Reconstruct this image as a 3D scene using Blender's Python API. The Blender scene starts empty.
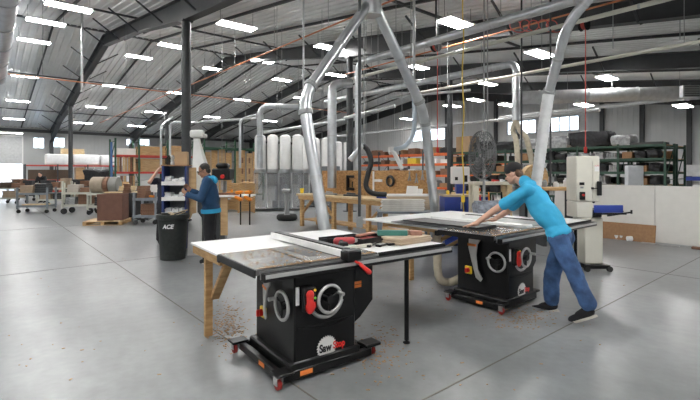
import bpy, bmesh, math, random
from mathutils import Vector, Matrix, Quaternion, noise
random.seed(7)
PI = math.pi
R = math.radians
V = Vector
C = bpy.context.scene.collection
SC = bpy.context.scene

# ------------------------------------------------------------------ camera model (used to survey the place from the photo)
YAW, FPX, CX, HY, CAMH = R(49.8), 435.0, 350.0, 172.0, 1.6
FWD = V((-math.sin(YAW), math.cos(YAW), 0)); RGT = V((math.cos(YAW), math.sin(YAW), 0)); UPV = V((0, 0, 1)); CAM = V((0, 0, CAMH))
def ray(px, py): return FWD + RGT*((px-CX)/FPX) + UPV*((HY-py)/FPX)
def at(px, py, d): return CAM + ray(px, py)*d
def floor_at(px, py): return CAM + ray(px, py)*(CAMH*FPX/(py-HY))
def on_z(px, py, z): return CAM + ray(px, py)*((z-CAMH)/ray(px, py).z)
def on_X(px, py, X): r = ray(px, py); return CAM + r*(X/r.x)
def on_Y(px, py, Y): r = ray(px, py); return CAM + r*(Y/r.y)
def base_at(px, d): p = at(px, HY, d); return V((p.x, p.y, 0))
FACE = YAW            # rotation that turns a local -y front towards the camera

# ------------------------------------------------------------------ mesh builder
class MB:
    def __init__(s): s.v = []; s.f = []; s.m = []; s.mi = 0
    def add(s, vs, fs):
        o = len(s.v); s.v += [V(v) for v in vs]; s.f += [tuple(i+o for i in f) for f in fs]; s.m += [s.mi]*len(fs); return s
    def box(s, c, d, rot=(0, 0, 0), bev=0, seg=1):
        bm = bmesh.new(); bmesh.ops.create_cube(bm, size=1)
        for v in bm.verts: v.co = V((v.co.x*d[0], v.co.y*d[1], v.co.z*d[2]))
        if bev: bmesh.ops.bevel(bm, geom=list(bm.edges), offset=min(bev, min(d)*.45), segments=seg, affect='EDGES', profile=.5)
        M = Matrix.Translation(V(c)) @ Matrix.Rotation(rot[2], 4, 'Z') @ Matrix.Rotation(rot[1], 4, 'Y') @ Matrix.Rotation(rot[0], 4, 'X')
        bm.verts.ensure_lookup_table(); bm.verts.index_update()
        s.add([M @ v.co for v in bm.verts], [[v.index for v in f.verts] for f in bm.faces]); bm.free(); return s
    def bx(s, x0, x1, y0, y1, z0, z1, bev=0): return s.box(((x0+x1)/2, (y0+y1)/2, (z0+z1)/2), (abs(x1-x0), abs(y1-y0), abs(z1-z0)), bev=bev)
    def bar(s, p0, p1, w, h, up=(0, 0, 1), bev=0):
        p0 = V(p0); p1 = V(p1); d = p1-p0; L = d.length; d.normalize(); u = V(up)
        if abs(d.dot(u)) > .99: u = V((1, 0, 0))
        sx = d.cross(u).normalized(); uz = sx.cross(d)
        M = Matrix((sx, d, uz)).transposed().to_4x4(); M.translation = (p0+p1)/2
        t = MB().box((0, 0, 0), (w, L, h), bev=bev); return s.add([M @ v for v in t.v], t.f)
    def ring(s, pts_list, closed_ends=True):
        n = len(pts_list[0]); vs = [p for r in pts_list for p in r]; fs = []
        for i in range(len(pts_list)-1):
            for k in range(n): fs.append((i*n+k, i*n+(k+1) % n, (i+1)*n+(k+1) % n, (i+1)*n+k))
        if closed_ends: fs.append(tuple(reversed(range(n)))); fs.append(tuple((len(pts_list)-1)*n+k for k in range(n)))
        return s.add(vs, fs)
    def cyl(s, p0, p1, r0, r1=None, n=16, caps=True):
        return s.tube([p0, p1], [r0, r0 if r1 is None else r1], n, caps)
    def tube(s, path, r, n=10, caps=True, ry=None):
        path = [V(p) for p in path]; m = len(path); rs = r if isinstance(r, (list, tuple)) else [r]*m
        tang = []
        for i in range(m):
            a = (path[min(i+1, m-1)]-path[max(i-1, 0)])
            tang.append(a.normalized() if a.length > 1e-9 else V((0, 0, 1)))
        t = tang[0]; nrm = t.orthogonal().normalized(); rings = []
        if abs(t.z) > .9: nrm = (V((1, 0, 0)) - t*t.x).normalized()
        for i in range(m):
            if i:
                q = tang[i-1].rotation_difference(tang[i]); nrm = (q @ nrm); nrm = (nrm - tang[i]*nrm.dot(tang[i])).normalized()
            b = tang[i].cross(nrm)
            rings.append([path[i] + nrm*math.cos(2*PI*k/n)*rs[i] + b*math.sin(2*PI*k/n)*rs[i] for k in range(n)])
        return s.ring(rings, caps)
    def lathe(s, prof, c=(0, 0, 0), n=24, axis='z', caps=True):
        c = V(c); rings = []
        for r, z in prof:
            ring = []
            for k in range(n):
                a = 2*PI*k/n; x, y = r*math.cos(a), r*math.sin(a)
                p = V((x, y, z)) if axis == 'z' else (V((z, x, y)) if axis == 'x' else V((y, z, x)))
                ring.append(c+p)
            rings.append(ring)
        return s.ring(rings, caps)
    def torus(s, c, rad, r, axis='z', n=28, m=8, a0=0, a1=2*PI):
        c = V(c); full = abs(a1-a0-2*PI) < 1e-6; k = n if full else n+1; rings = []
        for i in range(k):
            a = a0+(a1-a0)*i/n; ring = []
            for j in range(m):
                b = 2*PI*j/m; q = rad+r*math.cos(b); x, y, z = q*math.cos(a), q*math.sin(a), r*math.sin(b)
                ring.append(c+(V((x, y, z)) if axis == 'z' else V((z, x, y)) if axis == 'x' else V((x, z, y))))
            rings.append(ring)
        if full: rings.append(rings[0])
        return s.ring(rings, not full)
    def ell(s, c, r, M=None, n=16, m=10):
        c = V(c); rings = []; vs = []; fs = []
        for i in range(m+1):
            th = PI*i/m; th = min(max(th, 1e-3), PI-1e-3); ring = []
            for k in range(n):
                p = V((r[0]*math.sin(th)*math.cos(2*PI*k/n), r[1]*math.sin(th)*math.sin(2*PI*k/n), -r[2]*math.cos(th)))
                if M is not None: p = M @ p
                ring.append(c+p)
            rings.append(ring)
        return s.ring(rings, True)
    def cap(s, p0, p1, r0, r1, n=14):   # rounded, tapering limb
        p0 = V(p0); p1 = V(p1); d = p1-p0; L = d.length; d.normalize(); path = []; rs = []
        for i in range(5):
            a = PI/2*i/4; path.append(p0-d*r0*math.cos(a)); rs.append(max(r0*math.sin(a), 1e-4))
        for i in range(1, 4): path.append(p0+d*L*i/4); rs.append(r0+(r1-r0)*i/4)
        for i in range(5):
            a = PI/2*i/4; path.append(p1+d*r1*math.sin(a)); rs.append(max(r1*math.cos(a), 1e-4))
        return s.tube(path, rs, n)
    def prism(s, poly, t0, t1, plane='xz'):
        def P(a, b, t): return V((a, t, b)) if plane == 'xz' else V((t, a, b)) if plane == 'yz' else V((a, b, t))
        n = len(poly); vs = [P(a, b, t0) for a, b in poly]+[P(a, b, t1) for a, b in poly]
        fs = [tuple(range(n)), tuple(reversed(range(n, 2*n)))]+[(k, k+n, (k+1) % n+n, (k+1) % n) for k in range(n)]
        return s.add(vs, fs)
    def xf(s, M): s.v = [M @ v for v in s.v]; return s
    def join(s, o): return s.add(o.v, o.f)
    def mesh(s, name, mats, ang=38):
        me = bpy.data.meshes.new(name); me.from_pydata([tuple(v) for v in s.v], [], s.f); me.update()
        bm = bmesh.new(); bm.from_mesh(me); bmesh.ops.recalc_face_normals(bm, faces=bm.faces); bm.to_mesh(me); bm.free()
        for m in (mats if isinstance(mats, (list, tuple)) else [mats]): me.materials.append(m)
        if any(s.m): me.polygons.foreach_set('material_index', s.m)
        me.polygons.foreach_set('use_smooth', [True]*len(me.polygons)); me.set_sharp_from_angle(angle=R(ang))
        return me
    def build(s, name, mats, parent=None, loc=(0, 0, 0), rotz=0, world=False, label=None, ang=38):
        me_v = s.v
        if world and parent is not None:
            M = (Matrix.Translation(parent.location) @ Matrix.Rotation(parent.rotation_euler.z, 4, 'Z')).inverted()
            s.v = [M @ v for v in s.v]
        if world and parent is None:      # a world-built single thing gets its origin at its own base
            lo = V((min(v.x for v in s.v), min(v.y for v in s.v), min(v.z for v in s.v))); hi = V((max(v.x for v in s.v), max(v.y for v in s.v), 0))
            loc = V(((lo.x+hi.x)/2, (lo.y+hi.y)/2, lo.z)); s.v = [v-loc for v in s.v]
        o = bpy.data.objects.new(name, s.mesh(name, mats, ang)); C.objects.link(o); s.v = me_v
        if parent is not None: o.parent = parent
        else: o.location = loc; o.rotation_euler = (0, 0, rotz)
        if label: o['label'] = label
        return o

def thing(name, label, cat, loc=(0, 0, 0), rotz=0, group=None):
    o = bpy.data.objects.new(name, None); C.objects.link(o); o.empty_display_size = .1
    o.location = loc; o.rotation_euler = (0, 0, rotz); o['label'] = label; o['category'] = cat
    if group: o['group'] = group
    return o
def tag(o, label, cat, group=None, kind=None):
    o['label'] = label; o['category'] = cat
    if group: o['group'] = group
    if kind: o['kind'] = kind
    return o
def struct(o): o['kind'] = 'structure'; return o
def dup(root, loc=None, rotz=None, label=None, group=None):
    r = root.copy(); C.objects.link(r)
    if loc is not None: r.location = loc
    if rotz is not None: r.rotation_euler = (0, 0, rotz)
    if label: r['label'] = label
    if group: r['group'] = group
    for ch in list(root.children):
        c = ch.copy(); C.objects.link(c); c.parent = r
        for g in list(ch.children):
            d = g.copy(); C.objects.link(d); d.parent = c
    return r

def smooth_path(pts, k=6):
    pts = [V(p) for p in pts]; out = []
    for i in range(len(pts)-1):
        p0 = pts[max(i-1, 0)]; p1 = pts[i]; p2 = pts[i+1]; p3 = pts[min(i+2, len(pts)-1)]
        for j in range(k):
            t = j/k; out.append(.5*((2*p1)+(-p0+p2)*t+(2*p0-5*p1+4*p2-p3)*t*t+(-p0+3*p1-3*p2+p3)*t**3))
    return out+[pts[-1]]
def elbow_path(pts, rad, k=5):   # straight runs with rounded bends
    pts = [V(p) for p in pts]; out = [pts[0]]
    for i in range(1, len(pts)-1):
        a = (pts[i-1]-pts[i]); b = (pts[i+1]-pts[i]); r = min(rad, a.length*.45, b.length*.45); a.normalize(); b.normalize()
        p0 = pts[i]+a*r; p2 = pts[i]+b*r
        for j in range(k+1):
            t = j/k; out.append(p0*(1-t)**2+pts[i]*2*t*(1-t)+p2*t*t)
    return out+[pts[-1]]

# ------------------------------------------------------------------ materials
MATS = {}
def M(name, col, rough=.5, metal=0.0, var=.1, scale=6.0, bump=0.0, bscale=60.0, emit=0, spec=.5, coat=0):
    if name in MATS: return MATS[name]
    m = bpy.data.materials.new(name); m.use_nodes = True; nt = m.node_tree; b = nt.nodes['Principled BSDF']; N = nt.nodes.new; L = nt.links.new
    tc = N('ShaderNodeTexCoord'); nz = N('ShaderNodeTexNoise'); nz.inputs['Scale'].default_value = scale; nz.inputs['Detail'].default_value = 5
    L(tc.outputs['Object'], nz.inputs['Vector'])
    rp = N('ShaderNodeValToRGB'); rp.color_ramp.elements[0].position = .3; rp.color_ramp.elements[1].position = .7
    rp.color_ramp.elements[0].color = tuple(c*(1-var) for c in col)+(1,); rp.color_ramp.elements[1].color = tuple(min(1, c*(1+var)) for c in col)+(1,)
    L(nz.outputs['Fac'], rp.inputs['Fac']); L(rp.outputs['Color'], b.inputs['Base Color'])
    b.inputs['Roughness'].default_value = rough; b.inputs['Metallic'].default_value = metal; b.inputs['Specular IOR Level'].default_value = spec
    if coat: b.inputs['Coat Weight'].default_value = coat
    if bump:
        n2 = N('ShaderNodeTexNoise'); n2.inputs['Scale'].default_value = bscale; n2.inputs['Detail'].default_value = 3; L(tc.outputs['Object'], n2.inputs['Vector'])
        bp = N('ShaderNodeBump'); bp.inputs['Strength'].default_value = bump; bp.inputs['Distance'].default_value = .02; L(n2.outputs['Fac'], bp.inputs['Height']); L(bp.outputs['Normal'], b.inputs['Normal'])
    if emit:
        b.inputs['Emission Color'].default_value = tuple(col)+(1,); b.inputs['Emission Strength'].default_value = emit
    MATS[name] = m; return m
def wood(name, c1, c2, scale=(3, 3, 30), rough=.6):
    if name in MATS: return MATS[name]
    m = bpy.data.materials.new(name); m.use_nodes = True; nt = m.node_tree; b = nt.nodes['Principled BSDF']; N = nt.nodes.new; L = nt.links.new
    tc = N('ShaderNodeTexCoord'); mp = N('ShaderNodeMapping'); mp.inputs['Scale'].default_value = scale; nz = N('ShaderNodeTexNoise'); nz.inputs['Scale'].default_value = 2; nz.inputs['Detail'].default_value = 6; nz.inputs['Distortion'].default_value = .6
    L(tc.outputs['Object'], mp.inputs['Vector']); L(mp.outputs['Vector'], nz.inputs['Vector'])
    rp = N('ShaderNodeValToRGB'); rp.color_ramp.elements[0].position = .35; rp.color_ramp.elements[1].position = .65
    rp.color_ramp.elements[0].color = tuple(c1)+(1,); rp.color_ramp.elements[1].color = tuple(c2)+(1,)
    L(nz.outputs['Fac'], rp.inputs['Fac']); L(rp.outputs['Color'], b.inputs['Base Color']); b.inputs['Roughness'].default_value = rough
    MATS[name] = m; return m

ceil_white = M('ceiling_liner_white', (.82, .82, .81), .30, 0, .05, 1.5, spec=.7)
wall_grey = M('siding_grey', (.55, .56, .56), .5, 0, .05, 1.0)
frame_dark = M('frame_charcoal', (.042, .045, .048), .5, 0, .1)
black_metal = M('black_powder_coat', (.006, .006, .0065), .32, 0, .2, 12, spec=.35)
black_plastic = M('black_plastic', (.010, .010, .011), .5, 0, .2, spec=.35)
dark_rubber = M('dark_rubber', (.02, .02, .02), .75)
cast_iron = M('cast_iron_top', (.20, .195, .19), .27, .55, .3, 7)
steel = M('brushed_steel', (.55, .55, .55), .32, .9, .1, 20)
galv = M('galvanized_duct', (.60, .62, .64), .30, .88, .12, 5)
galv_dull = M('dull_galvanized', (.52, .53, .54), .45, .4, .12, 6)
white_paint = M('white_paint', (.78, .78, .76), .45, 0, .04)
off_white = M('cream_machine_paint', (.70, .68, .60), .4, 0, .05, 4)
white_lam = M('white_laminate', (.80, .80, .79), .35, 0, .04, 5)
grey_lam = M('grey_laminate', (.47, .47, .46), .35, 0, .1, 5)
red = M('red_plastic', (.62, .025, .02), .35)
red_beam = M('red_rack_beam', (.50, .05, .035), .5, 0, .15)
orange = M('orange_plastic', (.85, .27, .02), .4)
orange_beam = M('orange_rack_beam', (.66, .13, .03), .5, 0, .15)
yellow = M('yellow_plastic', (.85, .60, .04), .4)
green_rack = M('green_rack_steel', (.030, .075, .050), .5, 0, .2)
blue_machine = M('royal_blue_paint', (.025, .055, .30), .4, 0, .15)
blue_light = M('blue_rack_steel', (.06, .14, .33), .5)
pine = wood('pine_lumber', (.46, .27, .11), (.62, .40, .19), (3, 3, 14))
pine_pale = wood('pale_pine', (.58, .42, .22), (.72, .56, .34), (3, 3, 12))
ply = wood('plywood_tan', (.45, .29, .14), (.56, .38, .20), (2, 2, 9))
brown_wood = wood('brown_hardwood', (.17, .082, .048), (.24, .125, .075), (3, 3, 10))
mdf = wood('mdf_board', (.45, .35, .24), (.54, .43, .31), (2, 2, 2))
cardboard = M('brown_cardboard', (.42, .28, .16), .75, 0, .08, 4)
brown_panel = M('brown_fibreboard', (.34, .19, .095), .7, 0, .12, 20)
dark_board = M('charcoal_board', (.035, .036, .038), .45, 0, .2)
dark_tarp = M('dark_tarp', (.020, .021, .024), .6, 0, .5, 10, .4, 20)
grey_cloth = M('grey_wrap', (.38, .39, .40), .55, 0, .35, 9, .5, 14)
white_wrap = M('white_plastic_wrap', (.80, .81, .82), .35, 0, .06, 6, .3, 6)
bag_white = M('filter_cloth_white', (.80, .80, .79), .8, 0, .05, 4, .25, 9)
bin_black = M('bin_plastic_dark', (.022, .026, .024), .55, 0, .25, 20)
hose_black = M('black_hose', (.015, .015, .016), .4)
hose_cream = M('cream_flex_hose', (.52, .46, .35), .5, 0, .15, 10)
hose_white = M('white_flex_hose', (.74, .75, .76), .45, 0, .08, 10)
sawdust = wood('wood_chips', (.30, .17, .08), (.50, .32, .18), (40, 40, 40), .9)
teal = M('teal_paint', (.06, .22, .19), .5)
pinkwood = wood('reddish_offcut', (.40, .20, .14), (.50, .28, .20), (6, 6, 20))
skin1 = M('skin_light', (.62, .36, .26), .5, 0, .06, 8)
skin2 = M('skin_tan', (.36, .185, .115), .5, 0, .06, 8)
hair1 = M('hair_brown', (.14, .07, .035), .6, 0, .3, 40)
hair2 = M('hair_dark', (.02, .016, .013), .6, 0, .3, 40)
tee_blue = M('turquoise_cotton', (.045, .42, .70), .85, 0, .08, 6, .15, 30)
denim = M('blue_denim', (.05, .11, .25), .85, 0, .5, 7, .2, 60)
hood_navy = M('navy_fleece', (.018, .06, .135), .9, 0, .15, 7, .2, 40)
hood_cyan = M('cyan_trim', (.03, .33, .58), .85)
black_cloth = M('black_cloth', (.014, .014, .016), .85, 0, .3)
sole_pale = M('pale_sole', (.50, .47, .42), .6)
copper = M('orange_pipe', (.60, .22, .10), .45)
red_cord = M('red_cord', (.62, .10, .08), .5)
yellow_cord = M('yellow_cord', (.60, .42, .06), .5)
lamp = M('lamp_diffuser', (1.0, .99, .97), .5, emit=38)
lamp_dim = M('lamp_diffuser_dim', (1.0, .99, .97), .5, emit=9)
chrome = M('chrome', (.55, .55, .54), .35, .55)
white_plate = M('white_sticker', (.82, .82, .82), .5)
orange_sticker = M('orange_sticker', (.85, .24, .05), .5)
green_led = M('green_indicator', (.25, .75, .1), .4)
smoke_plastic = M('smoky_plastic', (.40, .40, .39), .3, 0, .15)
grey_paint = M('blue_grey_paint', (.20, .225, .25), .45, 0, .12)
mach_grey = M('machine_grey', (.30, .31, .31), .45)

def osb_mat():
    m = bpy.data.materials.new('osb_flakes'); m.use_nodes = True; nt = m.node_tree; b = nt.nodes['Principled BSDF']; N = nt.nodes.new; L = nt.links.new
    tc = N('ShaderNodeTexCoord'); mp = N('ShaderNodeMapping'); mp.inputs['Scale'].default_value = (14, 14, 26); vo = N('ShaderNodeTexVoronoi'); vo.inputs['Scale'].default_value = 1.2
    L(tc.outputs['Object'], mp.inputs['Vector']); L(mp.outputs['Vector'], vo.inputs['Vector'])
    rp = N('ShaderNodeValToRGB'); rp.color_ramp.elements[0].color = (.30, .145, .05, 1); rp.color_ramp.elements[1].color = (.60, .36, .15, 1)
    L(vo.outputs['Color'], rp.inputs['Fac']); L(rp.outputs['Color'], b.inputs['Base Color']); b.inputs['Roughness'].default_value = .7; return m
osb = osb_mat()
def concrete_mat():
    m = bpy.data.materials.new('polished_concrete'); m.use_nodes = True; nt = m.node_tree; b = nt.nodes['Principled BSDF']; N = nt.nodes.new; L = nt.links.new
    tc = N('ShaderNodeTexCoord'); n1 = N('ShaderNodeTexNoise'); n1.inputs['Scale'].default_value = .55; n1.inputs['Detail'].default_value = 8; n1.inputs['Roughness'].default_value = .62
    n2 = N('ShaderNodeTexNoise'); n2.inputs['Scale'].default_value = 9; n2.inputs['Detail'].default_value = 6
    L(tc.outputs['Object'], n1.inputs['Vector']); L(tc.outputs['Object'], n2.inputs['Vector'])
    rp = N('ShaderNodeValToRGB'); e = rp.color_ramp.elements; e[0].position = .36; e[0].color = (.145, .152, .156, 1); e[1].position = .64; e[1].color = (.245, .255, .26, 1)
    L(n1.outputs['Fac'], rp.inputs['Fac'])
    mx = N('ShaderNodeMixRGB'); mx.blend_type = 'OVERLAY'; mx.inputs['Fac'].default_value = .22; L(rp.outputs['Color'], mx.inputs['Color1']); L(n2.outputs['Fac'], mx.inputs['Color2']); L(mx.outputs['Color'], b.inputs['Base Color'])
    mr = N('ShaderNodeMapRange'); mr.inputs['To Min'].default_value = .22; mr.inputs['To Max'].default_value = .42; L(n1.outputs['Fac'], mr.inputs['Value']); L(mr.outputs['Result'], b.inputs['Roughness'])
    return m
concrete = concrete_mat()
def pane_mat():
    m = bpy.data.materials.new('window_glass'); m.use_nodes = True; nt = m.node_tree; N = nt.nodes.new; L = nt.links.new
    for n in list(nt.nodes): nt.nodes.remove(n)
    o = N('ShaderNodeOutputMaterial'); mx = N('ShaderNodeMixShader'); t = N('ShaderNodeBsdfTransparent'); g = N('ShaderNodeBsdfGlossy'); g.inputs['Roughness'].default_value = .02; t.inputs['Color'].default_value = (.9, .94, .96, 1)
    mx.inputs['Fac'].default_value = .06; L(t.outputs[0], mx.inputs[1]); L(g.outputs[0], mx.inputs[2]); L(mx.outputs[0], o.inputs[0]); return m
glass = pane_mat()
def clear_bag_mat():
    m = bpy.data.materials.new('clear_plastic_bag'); m.use_nodes = True; nt = m.node_tree; b = nt.nodes['Principled BSDF']; N = nt.nodes.new; L = nt.links.new
    o = [n for n in nt.nodes if n.type == 'OUTPUT_MATERIAL'][0]; b.inputs['Base Color'].default_value = (.42, .43, .44, 1); b.inputs['Roughness'].default_value = .15
    t = N('ShaderNodeBsdfTransparent'); mx = N('ShaderNodeMixShader'); mx.inputs['Fac'].default_value = .32; L(t.outputs[0], mx.inputs[1]); L(b.outputs[0], mx.inputs[2]); L(mx.outputs[0], o.inputs[0]); return m
clear_bag = clear_bag_mat()
# ================================================================== THE BUILDING
RIDGE, XL, XR, YF, YB = -25.0, -48.0, 8.0, -9.0, 31.2
def zc(x): return 8.8-.14*abs(x-RIDGE)
def on_roof(px, py, off):
    r = ray(px, py); lo, hi = 1.0, 90.0
    f = lambda d: (CAMH+r.z*d)-(zc((r*d).x)-off)
    for _ in range(60):
        mid = (lo+hi)/2
        if f(mid) > 0: hi = mid
        else: lo = mid
    return CAM+r*lo

m = MB(); m.bx(XL-.3, XR, YF, YB+.3, -.2, 0); fl = struct(m.build('floor', concrete))
# saw-cut joints of the slab
m = MB()
for y in (1.79, 8.2, 14.6): m.bx(XL, XR, y-.006, y+.006, .0005, .0025)
for x in (-2.0, -8.6, -15.2): m.bx(x-.006, x+.006, YF, YB, .0005, .0025)
struct(m.build('trim_1', M('joint_filler', (.15, .14, .12), .8)))

# ceiling: white ribbed liner sheet
m = MB(); prof = []; y = YF
while y < YB: prof += [(y, 0), (y+.20, 0), (y+.225, -.045), (y+.275, -.045), (y+.30, 0)]; y += .30
rows = []
for x in (XL, RIDGE, XR): rows.append([V((x, yy, zc(x)+dz)) for yy, dz in prof])
n = len(prof); vs = [p for r in rows for p in r]; fs = []
for i in range(2):
    for k in range(n-1): fs.append((i*n+k, i*n+k+1, (i+1)*n+k+1, (i+1)*n+k))
m.add(vs, fs); struct(m.build('ceiling', ceil_white, ang=20))

def wall(name, fixed, axis, u0, u1, holes, top, ribs=True, sgn=1):
    m = MB(); us = sorted({u0, u1, *[h[0] for h in holes], *[h[1] for h in holes], *([RIDGE] if axis == 'x' and u0 < RIDGE < u1 else [])})
    zs = sorted({0.0, *[h[2] for h in holes], *[h[3] for h in holes]})
    P = lambda u, z, o=0: V((u, fixed+o, z)) if axis == 'x' else V((fixed+o, u, z))
    for a, b in zip(us, us[1:]):
        for i, z0 in enumerate(zs):
            last = i == len(zs)-1; z1 = None if last else zs[i+1]
            mid = ((a+b)/2, (z0+(z1 if z1 else 99))/2)
            if any(h[0] < mid[0] < h[1] and h[2] < mid[1] < h[3] for h in holes): continue
            m.add([P(a, z0), P(b, z0), P(b, top(b) if last else z1), P(a, top(a) if last else z1)], [(0, 1, 2, 3)])
    if ribs:
        u = u0+.2
        while u < u1:
            segs = [(0.0, top(u)-.05)]
            for h in holes:
                if h[0]-.05 < u < h[1]+.05:
                    segs = [s2 for s in segs for s2 in ((s[0], min(s[1], h[2])), (max(s[0], h[3]), s[1])) if s2[1]-s2[0] > .02]
            for a, b in segs:
                o = .025*sgn
                if axis == 'x': m.box((u, fixed+o/2, (a+b)/2), (.07, .025, b-a))
                else: m.box((fixed+o/2, u, (a+b)/2), (.025, .07, b-a))
            u += .3
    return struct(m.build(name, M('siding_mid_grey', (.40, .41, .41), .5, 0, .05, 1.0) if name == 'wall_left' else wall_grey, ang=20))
def span_X(p0, p1, X): return on_X(p0, 150, X).y, on_X(p1, 150, X).y
A_holes = []; wins = []
for p0, p1, yt, yb in ((32.5, 45, 137, 149), (52.5, 65.5, 137, 148), (125.5, 135, 138.5, 146), (138, 150, 138.5, 146)):
    a, b = span_X(p0, p1, XL); zt = on_X((p0+p1)/2, yt, XL).z; zb = on_X((p0+p1)/2, yb, XL).z; A_holes.append((a, b, zb, zt))
gy0, gy1 = -1.8, on_X(23, 150, XL).y
A_holes_all = A_holes+[(gy0, gy1, 0, 4.75)]
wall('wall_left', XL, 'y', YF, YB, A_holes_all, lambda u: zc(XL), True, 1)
B_holes = []
for p0, p1 in ((412, 446), (507, 537), (541, 580)):
    a, b = on_Y(p0, 150, YB).x, on_Y(p1, 150, YB).x; B_holes.append((a, b, 4.42, 5.55))
wall('wall_back', YB, 'x', XL, XR, B_holes, zc, True, -1)
wall('wall_right', XR, 'y', YF, YB, [], lambda u: zc(XR), True, -1)
wall('wall_front', YF, 'x', XL, XR, [], zc, True, 1)
win_frame = M('window_frame_grey', (.45, .46, .47), .5)
def window(i, axis, fixed, h, nx, sgn):
    m = MB(); a, b, z0, z1 = h; w = .09
    def bx(u0, u1, za, zb, t=.14):
        if axis == 'y': m.bx(fixed-.06, fixed+.06, u0, u1, za, zb)
        else: m.bx(u0, u1, fixed-.06, fixed+.06, za, zb)
    bx(a, b, z1-w, z1); bx(a, b, z0, z0+w); bx(a, a+w, z0+w, z1-w); bx(b-w, b, z0+w, z1-w)
    for k in range(1, nx): u = a+(b-a)*k/nx; bx(u-.03, u+.03, z0+w, z1-w)
    o = struct(m.build('window_%d' % i, win_frame, loc=(0, 0, 0)))
    g = MB()
    if axis == 'y': g.bx(fixed-.012, fixed-.004, a+w, b-w, z0+w, z1-w)
    else: g.bx(a+w, b-w, fixed+.004, fixed+.012, z0+w, z1-w)
    g.build('pane', glass, o)
for i, h in enumerate(A_holes): window(i+1, 'y', XL, h, 2, 1)
for i, h in enumerate(B_holes): window(i+5, 'x', YB, h, 4, -1)
# overhead door, raised half way
m = MB()
for k in range(5): m.bx(XL-.06, XL-.01, gy0, gy1, 2.3+k*.49, 2.3+k*.49+.489, .004)
d = struct(m.build('door_1', M('door_grey_white', (.55, .56, .56), .5))); m = MB()
for y in (gy0+.03, gy1-.03): m.bx(XL, XL+.1, y-.05, y+.05, 0, 4.75)
m.bx(XL, XL+.1, gy0, gy1, 4.7, 4.82); m.build('door_frame', white_paint, d)
# daylit yard outside the raised door
m = MB(); m.bx(XL-30, XL-.3, -22, 26, -.25, -.05); struct(m.build('trim_2', M('yard_concrete', (.55, .55, .53), .8)))
# eave and base trims
m = MB(); m.bx(XL+.03, XL+.12, YF, YB, 5.15, 5.42); struct(m.build('trim_3', frame_dark))
m = MB()
for a, b in ((XL, RIDGE), (RIDGE, XR)):
    m.add([V((a, YB-.05, zc(a)-.75)), V((b, YB-.05, zc(b)-.75)), V((b, YB-.05, zc(b))), V((a, YB-.05, zc(a)))], [(0, 1, 2, 3)])
struct(m.build('trim_4', frame_dark))

# rigid frames: tapered rafters, pipe columns, eave columns
def frame(i, Y):
    m = MB(); top = lambda x: zc(x)-.22
    xs = [XL+.1, -46.5, -42, -36.5, -31, RIDGE, -19, -13.5, -8, -2, 4, XR-.1]; dep = [1.25, .95, .55, .72, .5, .55, .5, .72, .55, .55, .6, .7]
    for j in range(len(xs)-1):
        a, b = xs[j], xs[j+1]; ta, tb = top(a), top(b); ba, bb = ta-dep[j], tb-dep[j+1]
        m.prism([(a, ba), (b, bb), (b, tb), (a, ta)], Y-.02, Y+.02)
        for z0, z1 in ((ba, bb), (ta-.03, tb-.03)): m.prism([(a, z0), (b, z1), (b, z1+.03), (a, z0+.03)], Y-.14, Y+.14)
    m.bx(XL+.1, XL+.5, Y-.13, Y+.13, 0, top(XL)-.9)
    x = -46.0
    while x < XR:      # flange braces down from the roof to the rafter
        for s in (-1, 1): m.bar((x, Y+s*.1, top(x)-.55), (x, Y+s*1.15, zc(x)-.06), .05, .05)
        x += 3.05
    struct(m.build('trim_%d' % (10+i), frame_dark))
    m = MB()
    for x in (-36.5, -13.5):
        m.cyl((x, Y, 0), (x, Y, top(x)-.74), .14, n=20); m.bx(x-.2, x+.2, Y-.2, Y+.2, 0, .025); m.bx(x-.16, x+.16, Y-.16, Y+.16, top(x)-.76, top(x)-.70)
    struct(m.build('trim_%d' % (20+i), frame_dark))
for i, Y in enumerate((4.8, 11.4, 18.0, 24.6)): frame(i, Y)
# ridge strip and dark lines (sprinkler lines, purlin edges) under the liner
m = MB(); m.bx(RIDGE-.12, RIDGE+.12, YF, YB, zc(RIDGE)-.07, zc(RIDGE)-.03)
for x in (-41.5, -33, -19.2, -8.5):
    m.bx(x-.04, x+.04, YF, YB, zc(x)-.14, zc(x)-.075)
struct(m.build('trim_5', frame_dark)); m = MB()
for Y in (.3, 2.6, 7.0, 9.2, 13.6, 15.8, 20.2, 22.4, 27, 29):
    for a, b in ((XL+.2, RIDGE), (RIDGE, XR-.2)): m.bar((a, Y, zc(a)-.12), (b, Y, zc(b)-.12), .07, .09)
struct(m.build('trim_6', frame_dark))
m = MB()
for px in (448, 497, 603, 643, 690):
    x = on_Y(px, 150, YB).x; m.bx(x-.11, x+.11, YB-.3, YB-.06, 0, zc(x)-.6)
for y in (14.6, 21.2): m.bx(XL+.06, XL+.4, y-.14, y+.14, 0, 4.6)
struct(m.build('trim_7', frame_dark))

# ------------------------------------------------------------------ ceiling lights
seen = [(69,7),(46,22),(34,41),(25,76),(18,101),(14,119),(237,26),(173,46),(139,57),(114,86),(96,107),(83,123),(262,61),(214,69),(177,93),(154,112),(136,126),(330,48),(282,80),(242,100),(212,117),(336,75),(270,121),(302,98),(458,24),(417,67),(540,54),(488,84),(607,78),(584,105),(683,106),(508,105),(476,100),(452,106),(407,119),(370,130),(640,64)]
seen.pop()
spots = []
for px, py in seen:
    off = .62; p = on_roof(px, py, off)
    while px > 390 and p.y > 23.7 and off < 2.2: off += .05; p = on_roof(px, py, off)
    spots.append((p, True))
for x in (-12.4, -7.0, -1.5, 4.0):
    for y in (-5.5, .8): spots.append((V((x, y, zc(x)-.62)), False))
for x, y in ((-17.5, -4.5), (-24, -4.5), (3.5, 9.5), (4, 16), (-.6, 7.0)): spots.append((V((x, y, zc(x)-.62)), False))
root = None; LIGHT_L = 1.34
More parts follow.
